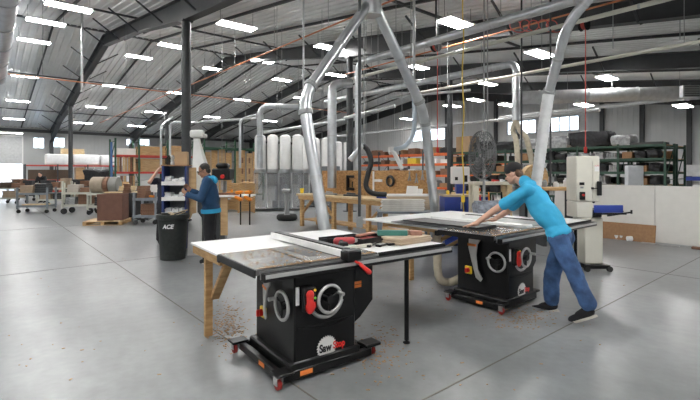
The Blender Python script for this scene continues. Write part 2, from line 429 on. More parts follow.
rows = ['leftmost row', 'second row from the left', 'row over the racks', 'row over the centre', 'row over the right-hand racks']
def light_label(k):
    if k < 6: return ['nearest and largest of the bright ceiling lights along the upper left edge', 'second bright ceiling light down the left edge row', 'third bright ceiling light down the left edge row', 'fourth bright ceiling light down the left edge row, below the steel bracket', 'fifth bright ceiling light down the left edge row', 'small far ceiling light at the end of the left edge row above the overhead door'][k]
    px, py = seen[k]; side = 'left' if px < 200 else 'middle' if px < 430 else 'right'
    return {6:'bright ceiling light just right of the near column top', 7:'bright ceiling light just left of the near column', 8:'ceiling light in front of the near charcoal rafter, left of the column', 9:'ceiling light below the near rafter, fourth of the second row', 10:'ceiling light below the near rafter, fifth of the second row', 11:'far ceiling light at the bottom of the second row, near the left wall windows', 12:'ceiling light under the second rafter, right of the near column', 13:'ceiling light close on the right of the near column, at rafter height', 14:'ceiling light touching the left edge of the near column', 15:'ceiling light left of the near column above the white elbow pipes', 16:'far ceiling light over the lumber rack, left of the near column', 17:'ceiling light behind the near slanted duct leg, close to its upper bend', 18:'ceiling light above the dust collectors, highest of three there', 19:'ceiling light above the dust collectors, second of three going down left', 20:'ceiling light beside the column over the wooden rack, lowest of three', 21:'ceiling light beside the second column, left of the duct wye', 22:'small far ceiling light over the white filter bags', 23:'far ceiling light over the dust collectors by the grey elbow pipe', 24:'large ceiling light above the long silver duct right of the wye', 25:'ceiling light just right of the second slanted duct leg', 26:'ceiling light just left of the right-hand slanted pipe', 27:'ceiling light left of the vertical white drop pipe', 28:'ceiling light between the right-hand slanted pipe and the right edge, nearest', 29:'ceiling light beside the red drop cord in front of the round duct', 30:'ceiling light at the far right edge over the green rack', 31:'small ceiling light in front of the back wall windows', 32:'small ceiling light right of the yellow drop cord, far back', 33:'small ceiling light left of the yellow drop cord, far back', 34:'small far ceiling light beside the third column', 35:'smallest far ceiling light above the orange rack'}[k]
for k, (p, vis) in enumerate(spots):
    lab = light_label(k) if vis else 'bright white panel ceiling light high above the near machines'
    top = zc(p.x)-.04
    if root is None:
        root = thing('ceiling_light', lab, 'light', p, 0, 'panel lights under the roof')
        m = MB(); m.bx(-.26, .26, -LIGHT_L/2, LIGHT_L/2, 0, .05, .01); m.build('housing', white_paint, root)
        m = MB(); m.bx(-.235, .235, -LIGHT_L/2+.03, LIGHT_L/2-.03, -.018, -.001, .004); m.build('diffuser', lamp, root)
        for s in (-1, 1): m = MB(); m.cyl((0, s*.6, .05), (0, s*.6, .57), .006, n=6); m.build('suspension_cable', black_metal, root)
    else: o = dup(root, p, 0, lab, 'panel lights under the roof' if vis else 'lights above the near machines')
root.location = spots[0][0]
# flood fitting over the overhead door
t = thing('wall_light', 'wide white light fitting over the overhead door at left', 'light', on_X(10, 133, XL+1.5)); m = MB(); m.bx(-.2, .2, -.9, .9, 0, .12, .02); m.build('housing', white_paint, t); m = MB(); m.bx(-.17, .17, -.85, .85, -.03, -.002); m.build('diffuser', lamp_dim, t)
m = MB(); m.bx(-1.49, -.2, -.04, .04, .03, .09); m.build('bracket', frame_dark, t)

# ------------------------------------------------------------------ overhead pipes and ducts
def pipe(name, label, pts, r, mat, cat='pipe', rad=.3, bands=True, n=14, parent=None):
    path = elbow_path(pts, rad); m = MB(); m.tube(path, r, n)
    if parent is None:
        o = m.build(name, mat, None, world=True); tag(o, label, cat)
    else: o = m.build(name, mat, parent, world=True)
    if bands:
        for p0, p1 in zip(pts, pts[1:]):
            p0, p1 = V(p0), V(p1); L = (p1-p0).length; k = max(1, int(L/1.6))
            for j in range(1, k+1):
                c = p0+(p1-p0)*((j-.5)/k); dd = (p1-p0).normalized(); bo = MB().cyl(c-dd*.02, c+dd*.02, r*1.09, n=n).build('band', galv_dull, o if parent is None else parent, world=True)
    for p0, p1 in zip(pts, pts[1:]):
        p0, p1 = V(p0), V(p1); L = (p1-p0).length
        if L > 2.5 and abs(p1.z-p0.z) < .25*L and min(p0.z, p1.z) > 2.8:
            for j in range(int(L/3)+1):
                c = p0+(p1-p0)*((j+.5)/(int(L/3)+1))
                if zc(c.x)-.06 > c.z+r+.1: MB().cyl(c+V((0, 0, r*.8)), V((c.x, c.y, zc(c.x)-.05)), .007, n=6).build('hanger_rod', mach_grey, o if parent is None else parent, world=True)
    return o
# main duct of the middle: runs across, then drops
p0 = at(358, 63, 12.4); zt = p0.z; e = on_z(620, -30, zt) if False else V((on_Y(600, 100, p0.y).x, p0.y, zt))
pipe('dust_duct', 'long silver duct running right overhead and dropping beside the second column', [base_at(358, 12.4)+V((0, 0, .9)), p0, V((2.6, p0.y, zt))], .095, galv, 'duct')
a = on_Y(335, 83, 9.0); pipe('conduit', 'slim pale pipe running overhead below the long silver duct', [V((a.x, 9.0, a.z)), V((3, 9.0, a.z))], .045, off_white)
a = on_Y(516, 63, 14.0); b = on_Y(326, 90, 14.0); drop = V((a.x, 14.0, on_Y(520, 120, 14.0).z))
t = thing('drop_duct', 'silver duct with vertical drop splitting into two cream hoses, right of centre', 'duct', V((drop.x, drop.y, 0)))
pipe('run_duct', '', [V((b.x, 14, a.z)), V((a.x, 14, a.z)), drop], .125, galv, parent=t)
m = MB(); m.tube(smooth_path([drop, drop+V((-.10, -.05, -.35)), on_Y(516, 140, 13.9), on_Y(518, 166, 13.8)]), .09); m.build('flex_hose', hose_cream, t, world=True)
m = MB(); m.tube(smooth_path([drop, drop+V((.12, .05, -.35)), on_Y(527, 140, 14.1), on_Y(533, 168, 14.2)]), .09); m.build('flex_hose', hose_cream, t, world=True)
a = on_Y(350, 135, 20.0); pipe('conduit', 'straight thin pipe crossing in front of the back wall siding', [V((on_Y(330, 135, 20).x, 20.0, a.z)), V((on_Y(600, 110, 20).x, 20, a.z))], .07, galv_dull)
a = on_Y(570, 110, 26.0); pipe('conduit', 'straight silver pipe crossing below the round duct at right', [V((on_Y(500, 120, 26).x, 26.0, a.z)), V((-.5, 26, a.z))], .11, galv_dull)
a = at(516, 98, 19.6); b = at(715, 92, 18.2); pipe('spiral_duct', 'large round grey ventilation duct along the back at upper right', [a, b], .30, galv_dull, 'duct', n=20)
t = thing('air_register', 'square grille box on the right end of the round ventilation duct', 'vent', at(690, 91.5, 17.75), FACE); m = MB(); m.bx(-.35, .35, -.1, .12, -.24, .24, .01); m.build('box', galv_dull, t)
m = MB()
for k in range(6): m.bx(-.3, .3, -.115, -.1, -.2+k*.075, -.17+k*.075)
m.build('grille', frame_dark, t)
# dust collector pipes in the middle distance
pipe('dust_duct', 'silver vertical pipe with top bend rising beside the filter bags at their left', [at(260, 168, 14.5), at(260, 106, 14.5), at(300, 107, 14.2)], .10, galv, 'duct', .35)
pipe('dust_duct', 'silver vertical pipe with top bend behind the near slanted duct leg', [at(332, 188, 12.5), at(332, 84, 12.5), at(352, 83, 12.6)], .13, galv, 'duct', .35)
pipe('conduit', 'white elbow pipe left of the near column, taller of two', [at(161, 168, 20), at(161, 126, 20), at(172, 117, 21)], .05, galv, rad=.25, bands=False)
pipe('conduit', 'white elbow pipe touching the near column at its left', [at(170, 168, 19), at(170, 122, 19), at(205, 123, 19)], .05, galv, rad=.25, bands=False)
pipe('conduit', 'thin pipe with elbow between near column and filter bags', [at(240, 168, 17), at(240, 119, 17), at(256, 115, 17)], .05, galv, rad=.25, bands=False)
for (x0, y0, x1, y1, d0, d1, lab) in ((200, 122, 262, 118, 19, 17, 'level thin pipe over the wooden rack beside the near column'), (262, 133, 345, 120, 17, 16, 'level thin pipe passing above the filter bags'), (345, 118, 395, 106, 16, 15, 'level thin pipe between second column and second slanted duct leg'), (385, 98, 470, 90, 17, 18, 'level thin pipe right of the second slanted duct leg')):
    pipe('conduit', lab, [at(x0, y0, d0), at(x1, y1, d1)], .06, galv_dull, bands=False)
pipe('air_line', 'thin orange pipe climbing from left behind the near column to the duct wye', [V((on_Y(100, 100, 7).x, 7, 5.44)), V((-2.2, 7, 5.44))], .022, copper, bands=False)
pipe('air_line', 'thin orange pipe crossing the upper right below the roof', [V((on_Y(345, 80, 10.5).x, 10.5, 5.3)), V((-1, 10.5, 5.3))], .022, copper, bands=False)
pipe('air_line', 'thin orange pipe sloping down right across the upper left bays', [V((-20, .3, 5.15)), V((-20, 17.5, 5.15))], .022, copper, bands=False)
# the near wye of two slanted legs
t = thing('dust_wye', 'big silver upside-down V of ducts above the near saws', 'duct', base_at(372, 6.8))
top = at(372, 0, 6.8); A = at(303, 97, 6.0); A2 = at(326, 238, 5.75); B = at(424, 112, 7.7); B2 = at(436.5, 226, 8.35)
A3 = A2+(A2-A)*.16; B3 = B2+(B2-B)*.18
pipe('leg_duct', '', [top+V((0, 0, .02)), A, A3], .080, galv, parent=t, rad=.28, n=20)
pipe('leg_duct', '', [top+V((0, 0, .02)), B, B3], .084, galv, parent=t, rad=.30, n=20)
m = MB(); m.cyl(top-V((0, 0, .25)), top+V((0, 0, .10)), .15, .15, n=20); m.cyl(top+V((0, 0, .08)), V((top.x, top.y, zc(top.x)-.25)), .125, n=20); m.build('trunk', galv, t, world=True)
for P, Q in ((A, top), (A, A2), (B, top), (B, B2)): dd = (Q-P).normalized(); c = P+dd*.22; MB().cyl(c-dd*.03, c+dd*.03, .10, n=20).build('clamp', mach_grey, t, world=True)
# the right-hand slanted pipe with pale flex lower half
t = thing('dust_drop', 'slanted silver pipe with pale flexible lower half behind the leaning man', 'duct', base_at(545, 8.2))
q = [at(600, -14, 6.9), at(568, 22, 7.25), at(549, 92, 8.1)]; pipe('pipe', '', q, .085, galv, parent=t, rad=.3, n=18)
m = MB(); a, b = at(549, 90, 8.1), at(534, 200, 8.3); m.tube([a+(b-a)*k/60 for k in range(61)], [.098+.007*(k % 2) for k in range(61)], 16); m.build('flex_hose', hose_white, t, world=True)
m = MB(); dd = (q[2]-q[1]).normalized(); m.cyl(q[2]-dd*.05, q[2]+dd*.05, .11, n=18); m.build('clamp', mach_grey, t, world=True)

# ------------------------------------------------------------------ drops, cords and reels
def drop(name, label, px, ybot, d, r, mat, cat):
    b = at(px, ybot, d); m = MB(); m.cyl(b, V((b.x, b.y, zc(b.x)-.05)), r, n=8); return tag(m.build(name, mat, None, world=True), label, cat)
drop('drop_conduit', 'thin grey vertical conduit left of the near slanted duct bend', 303.5, 96, 9.5, .022, galv_dull, 'conduit')
drop('drop_conduit', 'dark vertical conduit dropping left of the big pedestal fan top', 484, 150, 9.5, .018, mach_grey, 'conduit')
drop('drop_conduit', 'paired dark vertical conduit just right of the pedestal fan', 487.5, 158, 9.5, .014, mach_grey, 'conduit')
drop('drop_conduit', 'dark vertical conduit in front of the cream hoses', 521.5, 168, 10.5, .022, frame_dark, 'conduit')
drop('drop_conduit', 'dark vertical conduit just right of the slanted pale hose', 550.5, 186, 9, .02, frame_dark, 'conduit')
for px, yb, d, lab in ((222, 168, 16, 'wire hanging over the wooden rack'), (277, 120, 14, 'wire hanging left of the near slanted duct leg'), (322, 140, 14, 'wire hanging inside the duct V at left'), (366, 150, 12, 'wire hanging inside the duct V, left of its middle'), (378, 150, 14, 'wire hanging inside the duct V, right of its middle'), (402, 150, 15, 'wire hanging close to the second duct leg'), (440, 140, 17, 'wire hanging right of the second duct leg'), (411, 95, 10, 'wire hanging above the second duct leg')):
    drop('hanging_wire', 'thin grey '+lab, px, yb, d, .009, mach_grey, 'wire')
t = thing('power_drop', 'dark vertical power pole ending in a grey outlet box behind the near saw', 'power drop', base_at(359.5, 6.6))
bz = at(359.5, 222, 6.6); m = MB(); m.cyl(bz, V((bz.x, bz.y, zc(bz.x)-.05)), .024, n=10); m.build('pole', frame_dark, t, world=True)
m = MB(); m.box(bz, (.10, .08, .17), (0, 0, YAW), .01); m.build('outlet_box', mach_grey, t, world=True)
def cord_reel(px, py, yb, d, lab):
    c = at(px, py, d); t = thing('cord_reel', lab, 'cord reel', c)
    m = MB(); m.lathe([(.04, -.08), (.15, -.08), (.15, -.055), (.10, -.045), (.10, .045), (.15, .055), (.15, .08), (.04, .08)], n=20, axis='x'); m.build('drum', black_plastic, t)
    m = MB(); m.lathe([(.105, -.044), (.13, 0), (.105, .044)], n=20, axis='x'); m.build('wound_cord', red_cord, t)
    m = MB(); m.bar((0, 0, .0), (0, 0, zc(c.x)-c.z-.03), .05, .03, (1, 0, 0)); m.build('bracket', frame_dark, t)
    b = at(px+1.5, yb, d); m = MB(); m.cyl(b, V((b.x, b.y, c.z-.1)), .012, n=8); m.build('cord', red_cord, t, world=True)
    m = MB(); m.box(b, (.06, .06, .14), bev=.01); m.build('plug', red, t, world=True)
cord_reel(436, 46, 150, 11.5, 'black cord reel under the roof with red cord hanging right of the second duct leg')
cord_reel(584, 24, 150, 9.8, 'black cord reel with red cord hanging right of the slanted pale hose')
t = thing('power_drop', 'yellow drop cord with yellow tag hanging over the blue cabinets', 'power drop', base_at(463, 8.9))
b = at(463, 196, 8.9); m = MB(); m.tube([b+V((.015*math.sin(k*.9), .01*math.cos(k*.7), k*.2)) for k in range(int((zc(b.x)-b.z)/.2))], .014, 8); m.build('cord', yellow_cord, t, world=True)
m = MB(); m.box(b-V((0, 0, .06)), (.07, .05, .14), (0, 0, YAW), .01); m.build('tag', yellow, t, world=True)
m = MB(); m.tube(smooth_path([b-V((0, 0, .13)), b+V((.02, 0, -.35)), b+V((.04, .02, -.55))]), .011, 8); m.build('tail_cord', yellow_cord, t, world=True)
m = MB(); cc = at(536, 26, 9.5); pts = []
for k in range(90): a = k*.36; pts.append(cc+RGT*(.0115*k-.5)+RGT*.16*math.cos(a)+UPV*.13*math.sin(a)+FWD*.03*math.sin(a*.5))
m.tube(pts, .011, 6); o = tag(m.build('cord_tangle', red_cord, None, world=True), 'tangle of coiled red cord looped under the roof beside the slanted pipe', 'cord')
# unit heater bracket and small steel bracket at upper left
for px, py, d, lab in ((613, 50, 10, 'small pale sprinkler clamp on the pipe near the upper right, left of two'), (680, 41, 9.5, 'small pale sprinkler clamp on the pipe near the upper right, right of two')):
    t = thing('pipe_clamp', lab, 'clamp', at(px, py, d)); m = MB(); m.box((0, 0, 0), (.22, .05, .05), (0, .3, 0), .01); m.build('arm', white_paint, t); m = MB(); m.cyl((0, 0, .03), (0, 0, zc(t.location.x)-t.location.z-.06), .01, n=6); m.build('rod', mach_grey, t)
p = at(588, 62, 10); pipe('sprinkler_line', 'pale pipe rising to the right under the roof at upper right', [on_Y(360, 105, 9.9) if False else V((-9.5, p.y, p.z)), V((2, p.y, p.z))], .04, off_white, bands=False)
m = MB(); q0, q1 = on_roof(81, 37, .2), on_roof(81, 37, .2); a = at(82, 37, 18); 
tr = thing('lift_bracket', 'pale vertical steel bracket hanging in front of the near rafter at upper left', 'bracket', V((a.x, a.y, at(82, 91, 18).z)))
for s in (-.07, .07): m = MB(); m.cyl((s, 0, 0), (s, 0, zc(a.x)-tr.location.z-.03), .035, n=10); m.build('post', galv_dull, tr)
m = MB(); m.bx(-.15, .15, -.05, .05, -.03, .03); m.bar((0, 0, .02), (1.3, .1, .45), .04, .04); m.build('arm', galv_dull, tr)
# wide spiral duct standing at the far left edge
p = at(5, 60, 10.5); pipe('spiral_duct', 'large silver spiral duct hanging at the top left corner', [at(-3, 78, 16), at(6, -20, 9.0)], .26, galv, 'duct', n=20)
# camera and world
cd = bpy.data.cameras.new('camera'); cam = bpy.data.objects.new('camera', cd); C.objects.link(cam); cam.location = CAM; cam.rotation_euler = (PI/2, 0, YAW)
cd.sensor_width = 36; cd.lens = 36*FPX/700; cd.shift_y = -(200-HY)/700; cd.clip_end = 300; SC.camera = cam
w = bpy.data.worlds.new('world'); SC.world = w; w.use_nodes = True; nt = w.node_tree
bg = nt.nodes['Background']; bg.inputs['Strength'].default_value = 2.6
tc = nt.nodes.new('ShaderNodeTexCoord'); sp = nt.nodes.new('ShaderNodeSeparateXYZ'); rp = nt.nodes.new('ShaderNodeValToRGB'); nt.links.new(tc.outputs['Generated'], sp.inputs[0]); nt.links.new(sp.outputs['Z'], rp.inputs['Fac']); nt.links.new(rp.outputs['Color'], bg.inputs['Color'])
rp.color_ramp.elements[0].color = (.85, .92, 1, 1); rp.color_ramp.elements[1].color = (.42, .62, 1, 1)
SC.view_settings.view_transform = 'Standard'; SC.view_settings.look = 'None'; SC.view_settings.exposure = 1.05; SC.view_settings.gamma = 1; SC.view_settings.use_curve_mapping = False

t = thing('pale_hose', 'pale blue hanging hose curling left beside the second slanted duct leg', 'hose', base_at(405, 10.2))
m = MB(); q = lambda x, y: at(x, y, 10.2); a = q(414, 96); m.tube(smooth_path([a, q(414.5, 118), q(413, 134), q(406, 145), q(397, 149), q(391, 149)], 7), .055, 12); m.build('hose', M('pale_blue_hose', (.48, .56, .64), .3), t, world=True)
m = MB(); m.cyl(q(391.5, 147), q(391.5, 152), .07, n=14); m.tube([q(393, 151), q(397, 158), q(402, 169)], .05, 12); m.build('nozzle', white_paint, t, world=True)
m = MB(); m.cyl(a, V((a.x, a.y, zc(a.x)-.05)), .035, n=10); m.build('hanger', galv_dull, t, world=True)
# ================================================================== CABINET SAWS (local: x along the rail, -y operator side)
def text_mesh(txt, size, mat, name, bold=0.0, shear=0.0, ext=.002):
    cu = bpy.data.curves.new(name+'_curve', 'FONT'); cu.body = txt; cu.size = size; cu.align_x = 'CENTER'; cu.align_y = 'CENTER'; cu.extrude = ext; cu.offset = bold; cu.shear = shear
    tmp = bpy.data.objects.new(name+'_tmp', cu); C.objects.link(tmp); dg = bpy.context.evaluated_depsgraph_get(); dg.update()
    me = bpy.data.meshes.new_from_object(tmp.evaluated_get(dg)); bpy.data.objects.remove(tmp); bpy.data.curves.remove(cu)
    me.materials.clear(); me.materials.append(mat); return me
def text_part(txt, size, mat, name, parent, M4, bold=0.0, shear=0.0):
    me = text_mesh(txt, size, mat, name, bold, shear); me.transform(M4); o = bpy.data.objects.new(name, me); C.objects.link(o); o.parent = parent; return o
FRONT = Matrix.Rotation(PI/2, 4, 'X')     # text plane xy -> xz, readable from -y

def handwheel(parent, c, axis, sgn, rad=.115):
    # axis 'y': wheel on the front (-y) face; 'x': wheel on the left (-x) face
    c = V(c); ax = 'y' if axis == 'y' else 'x'
    m = MB(); m.torus(c, rad, .0135, ax, 36, 10); wl = m.build('handwheel', chrome, parent)
    m = MB(); d = V((0, sgn, 0)) if axis == 'y' else V((sgn, 0, 0)); m.cyl(c-d*.045, c+d*.02, .035, n=16)
    for k in range(3):
        a = .5+k*2*PI/3; e = V((math.cos(a), 0, math.sin(a))) if axis == 'y' else V((0, math.cos(a), math.sin(a)))
        m.cyl(c+e*.02, c+e*(rad-.008), .010, .008, n=8)
    m.build('spokes', black_plastic, wl)
    e = V((math.cos(.5), 0, math.sin(.5))) if axis == 'y' else V((0, math.cos(.5), math.sin(.5)))
    m = MB(); m.cyl(c+e*(rad-.02)+d*.01, c+e*(rad-.02)+d*.075, .013, .016, n=12); m.build('crank_handle', chrome, wl)

def table_saw(label, loc, rotz, ext_x, fence_x, open_paddle_tilt, chip_seed):
    t = thing('table_saw', label, 'table saw', loc, rotz); Z = .90; rnd = random.Random(chip_seed)
    # mobile base
    m = MB()
    m.bx(-.40, .44, -.41, -.36, .03, .095, .006); m.bx(-.40, .44, .345, .39, .03, .095, .006); m.bx(-.42, -.37, -.41, .39, .03, .095, .006); m.bx(.40, .45, -.41, .39, .03, .095, .006); m.bx(-.34, .41, -.37, .35, .04, .058)
    m.bx(-.50, -.35, .33, .45, .098, .118, .006); m.bx(-.47, -.33, -.46, -.33, .098, .118, .006); m.bx(.40, .56, -.40, -.26, .09, .118, .006); m.bx(.40, .58, .22, .36, .09, .118, .006)
    base = m.build('mobile_base', black_metal, t)
    for (x, y) in ((-.455, .40), (-.445, -.42), (.51, -.33), (.53, .29)):
        m = MB(); m.lathe([(.012, -.017), (.034, -.017), (.040, -.011), (.040, .011), (.034, .017), (.012, .017)], (x, y, .041), 20, 'x'); c = m.build('caster', M('caster_red', (.30, .02, .015), .4), base)
        m = MB(); m.bx(x-.028, x-.020, y-.028, y+.028, .04, .096, .002); m.bx(x+.020, x+.028, y-.028, y+.028, .04, .096, .002); m.bx(x-.028, x+.028, y-.030, y+.030, .094, .099); m.build('caster_fork', steel, base)
    for k, (c, d) in enumerate((((-.4215, -.08, .064), (.004, .10, .034)), ((-.20, -.4115, .064), (.11, .004, .036)))):
        m = MB(); m.box(c, d); m.build('warning_sticker', orange_sticker, base)
    # cabinet
    m = MB(); m.bx(-.29, .29, -.385, .315, .12, .80, .012); m.bx(-.345, .33, -.402, .340, .060, .15, .012)
    cab = m.build('cabinet', black_metal, t)
    m = MB(); m.box((.0, -.388, .40), (.52, .012, .008)); pts = [(-.25+.05*k, .40-.035*math.sin(PI*k/10)) for k in range(11)]
    for a, b in zip(pts, pts[1:]): m.bar((a[0], -.392, a[1]), (b[0], -.392, b[1]), .012, .012, (0, -1, 0))
    m.build('front_panel_lip', black_plastic, cab)
    m = MB(); m.prism([(.292, .26), (.292, .80), (.56, .80), (.56, .46), (.42, .33)], -.28, .24); mc = m.build('motor_cover', black_metal, t)
    for z in (.635, .605): m = MB(); m.bx(.325, .43, -.286, -.281, z-.012, z+.012); m.build('warning_sticker', orange_sticker, mc)
    # handwheels
    handwheel(t, (-.005, -.445, .60), 'y', -1, .106); handwheel(t, (-.335, -.26, .56), 'x', -1, .108)
    m = MB(); m.torus((-.005, -.39, .60), .155, .016, 'y', 20, 6, R(200), R(345)); m.build('bevel_scale', steel, t)
    # switch: box, red paddle, indicator lamps, power knob
    m = MB(); m.bx(-.24, -.13, -.44, -.386, .53, .72, .01); sw = m.build('switch_box', black_plastic, t)
    m = MB(); m.ell((-.195, -.458, .665), (.035, .018, .035)); m.ell((-.195, -.462, .575), (.042, .022, .055)); m.bx(-.225, -.165, -.47, -.445, .58, .66, .008); m.build('stop_paddle', red, sw)
    for z, mt in ((.69, yellow), (.63, green_led)): m = MB(); m.cyl((-.142, -.44, z), (-.142, -.448, z), .010, n=12); m.build('indicator_lamp', mt, sw)
    m = MB(); m.bx(-.152, -.134, -.446, -.441, .555, .60); m.build('start_button', red, sw)
    m = MB(); m.bx(-.282, -.25, -.395, -.386, .58, .72, .003); m.build('white_sticker', white_plate, cab)
    m = MB(); m.box((-.302, .14, .40), (.03, .095, .095), bev=.008); pk = m.build('power_switch', yellow, t)
    m = MB(); m.cyl((-.31, .14, .40), (-.345, .14, .40), .032, .028, n=16); m.bx(-.365, -.345, .128, .152, .372, .428, .004); m.build('knob', red, pk)
    # emblem: saw blade disc and lettering
    m = MB(); poly = []
    for k in range(26): a = 2*PI*k/26; poly += [(.03+.094*math.cos(a), .20+.094*math.sin(a)), (.03+.080*math.cos(a+.04), .20+.080*math.sin(a+.04))]
    m.prism([(a-.03, b) for a, b in poly], -.3915, -.3865); em = m.build('blade_emblem', M('emblem_silver', (.66, .66, .64), .5), cab)
    text_part('Saw', .088, black_plastic, 'lettering', em, Matrix.Translation((-.015, -.394, .196)) @ FRONT @ Matrix.Diagonal((.8, 1, 1, 1)), .0026)
    text_part('Stop', .080, red, 'lettering', em, Matrix.Translation((.118, -.392, .200)) @ FRONT @ Matrix.Diagonal((.8, 1, 1, 1)), .0022)
    # table top with mitre slots, wings, rails
    x0, x1 = -.61, .52; m = MB(); ys = (-.40, .36)
    slots = [(-.17, -.15), (.135, .155)]; xs = [x0, slots[0][0], slots[0][1], slots[1][0], slots[1][1], x1]
    for i in range(5):
        zt = Z-(.010 if i in (1, 3) else 0); m.bx(xs[i], xs[i+1], ys[0], ys[1], Z-.045, zt, 0)
    top = m.build('table_top', cast_iron, t)
    m = MB(); m.bx(-.055, .045, -.20, .17, Z+.0002, Z+.0018, .0); m.build('throat_insert', M('insert_black', (.03, .03, .03), .4), top)
    m = MB(); m.bx(x0-.012, x0-.001, ys[0], ys[1], Z-.06, Z-.002); m.build('edge_strip', black_metal, top)
    m = MB(); m.bx(x1+.004, ext_x, ys[0], ys[1], Z-.045, Z-.001); ex = m.build('extension_table', white_lam if chip_seed == 1 else grey_lam, t)
    m = MB(); m.bx(x1+.004, ext_x+.012, ys[0]-.013, ys[0]-.001, Z-.05, Z+.001); m.bx(ext_x+.001, ext_x+.013, ys[0], ys[1], Z-.05, Z+.001); m.bx(x1+.004, ext_x+.012, ys[1]+.001, ys[1]+.013, Z-.05, Z+.001); m.build('edge_band', black_plastic, ex)
    m = MB(); m.bx(x0+.03, ext_x+.05, -.475, -.416, Z-.085, Z-.026, .004); rl = m.build('front_rail', black_metal, t)
    m = MB(); m.bx(x0+.04, ext_x+.03, -.477, -.462, Z-.06, Z-.030); m.build('rail_scale', M('rail_aluminium', (.52, .52, .51), .4, .5), rl)
    m = MB(); m.bx(x0+.03, ext_x, -.412, -.402, Z-.075, Z-.012); m.build('rail_angle', steel, rl)
    m = MB(); m.bx(x0, ext_x-.02, ys[1]+.015, ys[1]+.06, Z-.08, Z-.02, .003); m.build('rear_rail', black_metal, t)
    lx = ext_x-(.43 if chip_seed == 1 else .33)
    for y in (-.33,): m = MB(); m.cyl((lx, y, .03), (lx, y, Z-.046), .022, n=14); m.lathe([(.034, 0), (.034, .012), (.012, .022), (.012, .035)], (lx, y, 0), 14); m.build('support_leg', black_metal, t)
    # rip fence
    if fence_x is not None:
        m = MB(); m.bx(fence_x-.035, fence_x+.035, -.39, .88, Z+.004, Z+.070, .004); f = m.build('rip_fence', black_metal, t)
        m = MB(); m.bx(fence_x-.056, fence_x-.037, -.385, .92, Z+.003, Z+.060, .002); m.build('fence_face', white_lam, f)
        m = MB(); m.bx(fence_x-.07, fence_x+.075, -.50, -.385, Z-.025, Z+.066, .012); m.build('fence_head', black_metal, f)
        m = MB(); m.cyl((fence_x, -.50, Z-.02), (fence_x+.03, -.53, Z-.04), .010, n=10); m.cap((fence_x+.032, -.532, Z-.045), (fence_x+.085, -.575, Z-.105), .016, .021); m.build('lock_lever', red, f)
    # hose elbow at the back, dust port
    m = MB(); m.cyl((0, .315, .22), (0, .37, .22), .06, n=18); m.build('dust_port', black_plastic, cab)
    # chips lying on the table: nobody could count them
    m = MB()
    for k in range(420):
        x = rnd.uniform(x0+.02, .50); y = (-.392+abs(rnd.gauss(0, .022))) if rnd.random() < .6 else rnd.uniform(-.3, .34)
        if rnd.random() < .25: x = rnd.choice((-.16, .145))+rnd.gauss(0, .012)
        if y > .34 or (fence_x is not None and abs(x-fence_x) < .08): continue
        s = rnd.uniform(.004, .012); m.box((x, y, Z+.0035), (s*1.6, s, .004), (0, 0, rnd.uniform(0, 3)))
    o = m.build('wood_chips', sawdust, top); o['kind'] = 'stuff'
    return t
NEAR = V((-3.165, 2.13, 0)); NROT = PI/2-R(4)
near = table_saw('black cabinet table saw nearest the camera, with red-handled rip fence', NEAR, NROT, 1.36, .20, 0, 1)
FAR = V((-3.0, 4.86, 0)); FROT = PI/2
far = table_saw('black cabinet table saw the man in the turquoise shirt leans over', FAR, FROT, 1.95, .72, 0, 2)
for c in far.children:
    if c.name.startswith('mobile_base'): c.scale = (.93, .88, 1)
def saw_pt(loc, rot, x, y, z): return loc+Matrix.Rotation(rot, 3, 'Z') @ V((x, y, z))

# blade guards hung on the left sides of the cabinets
def guard(label, loc, rot, y, z, s, tilt):
    p = saw_pt(loc, rot, -.345, y, z); t = thing('blade_guard', label, 'blade guard', p, rot)
    outer = [(-.02, .10), (.04, .12), (.085, .09), (.095, .03), (.10, -.06), (.06, -.20), (.02, -.33), (-.03, -.36), (-.05, -.33), (.0, -.25), (.015, -.12), (.0, -.02), (-.03, .03)]
    ca, sa = math.cos(tilt), math.sin(tilt); o2 = [((a*ca-b*sa)*s, (a*sa+b*ca)*s) for a, b in outer]
    m = MB(); m.prism(o2, -.006, .006, 'yz'); m.build('splitter', smoke_plastic if tilt else M('guard_steel', (.45, .45, .44), .35, .5), t)
    m = MB(); a, b = (.05*ca-.05*sa)*s, (.05*sa+.05*ca)*s; m.cyl((-.014, a, b), (.045, a, b), .014, n=12); m.build('hanger_peg', black_metal, t)
    m = MB(); a, b = (.06*ca+.03*sa)*s, (.06*sa-.03*ca)*s; m.box((-.010, a, b), (.006, .09*s, .022*s), (tilt, 0, 0)); m.build('warning_sticker', orange_sticker, t)
guard('smoky plastic blade guard hung beside the handwheel of the nearest saw', NEAR, NROT, -.04, .66, .78, R(14))
guard('long pale steel blade guard hung on the side of the far saw', FAR, FROT, -.02, .76, 1.28, 0)

# white-topped outfeed tables on wooden legs
def outfeed(label, loc, rot, x0, x1, y0, y1, Z, leg_at, brace, topm, ins=0):
    t = thing('outfeed_table', label, 'table', saw_pt(loc, rot, 0, 0, 0), rot)
    m = MB(); m.bx(x0, x1, y0, y1, Z-.022, Z, .003); m.build('table_top', topm, t)
    m = MB(); m.bx(x0+ins+.02, x0+ins+.06, y0, y1-ins-.01, Z-.105, Z-.023); m.bx(x1-.06, x1-.02, y0, y1-ins-.01, Z-.105, Z-.023); m.bx(x0+ins+.06, x1-.06, y1-ins-.05, y1-ins-.01, Z-.105, Z-.023); m.build('apron', pine, t)
    for x in leg_at:
        m = MB(); m.bx(x-.037, x+.037, y1-ins*1.5-.30, y1-ins*1.5-.255, 0, Z-.024, .004); lg = m.build('leg', pine, t)
        if brace: m = MB(); m.bar((x+.06, y1-ins*1.5-.28, .36), (x+.06, y0+.06, Z-.04), .04, .085, (1, 0, 0), .004); m.build('brace', pine, t)
    return t
outfeed('white outfeed table behind the nearest saw, on pine legs with a slanted brace', NEAR, NROT, -.60, 1.15, .43, 1.22, .885, (-.51, 1.02), True, white_lam)
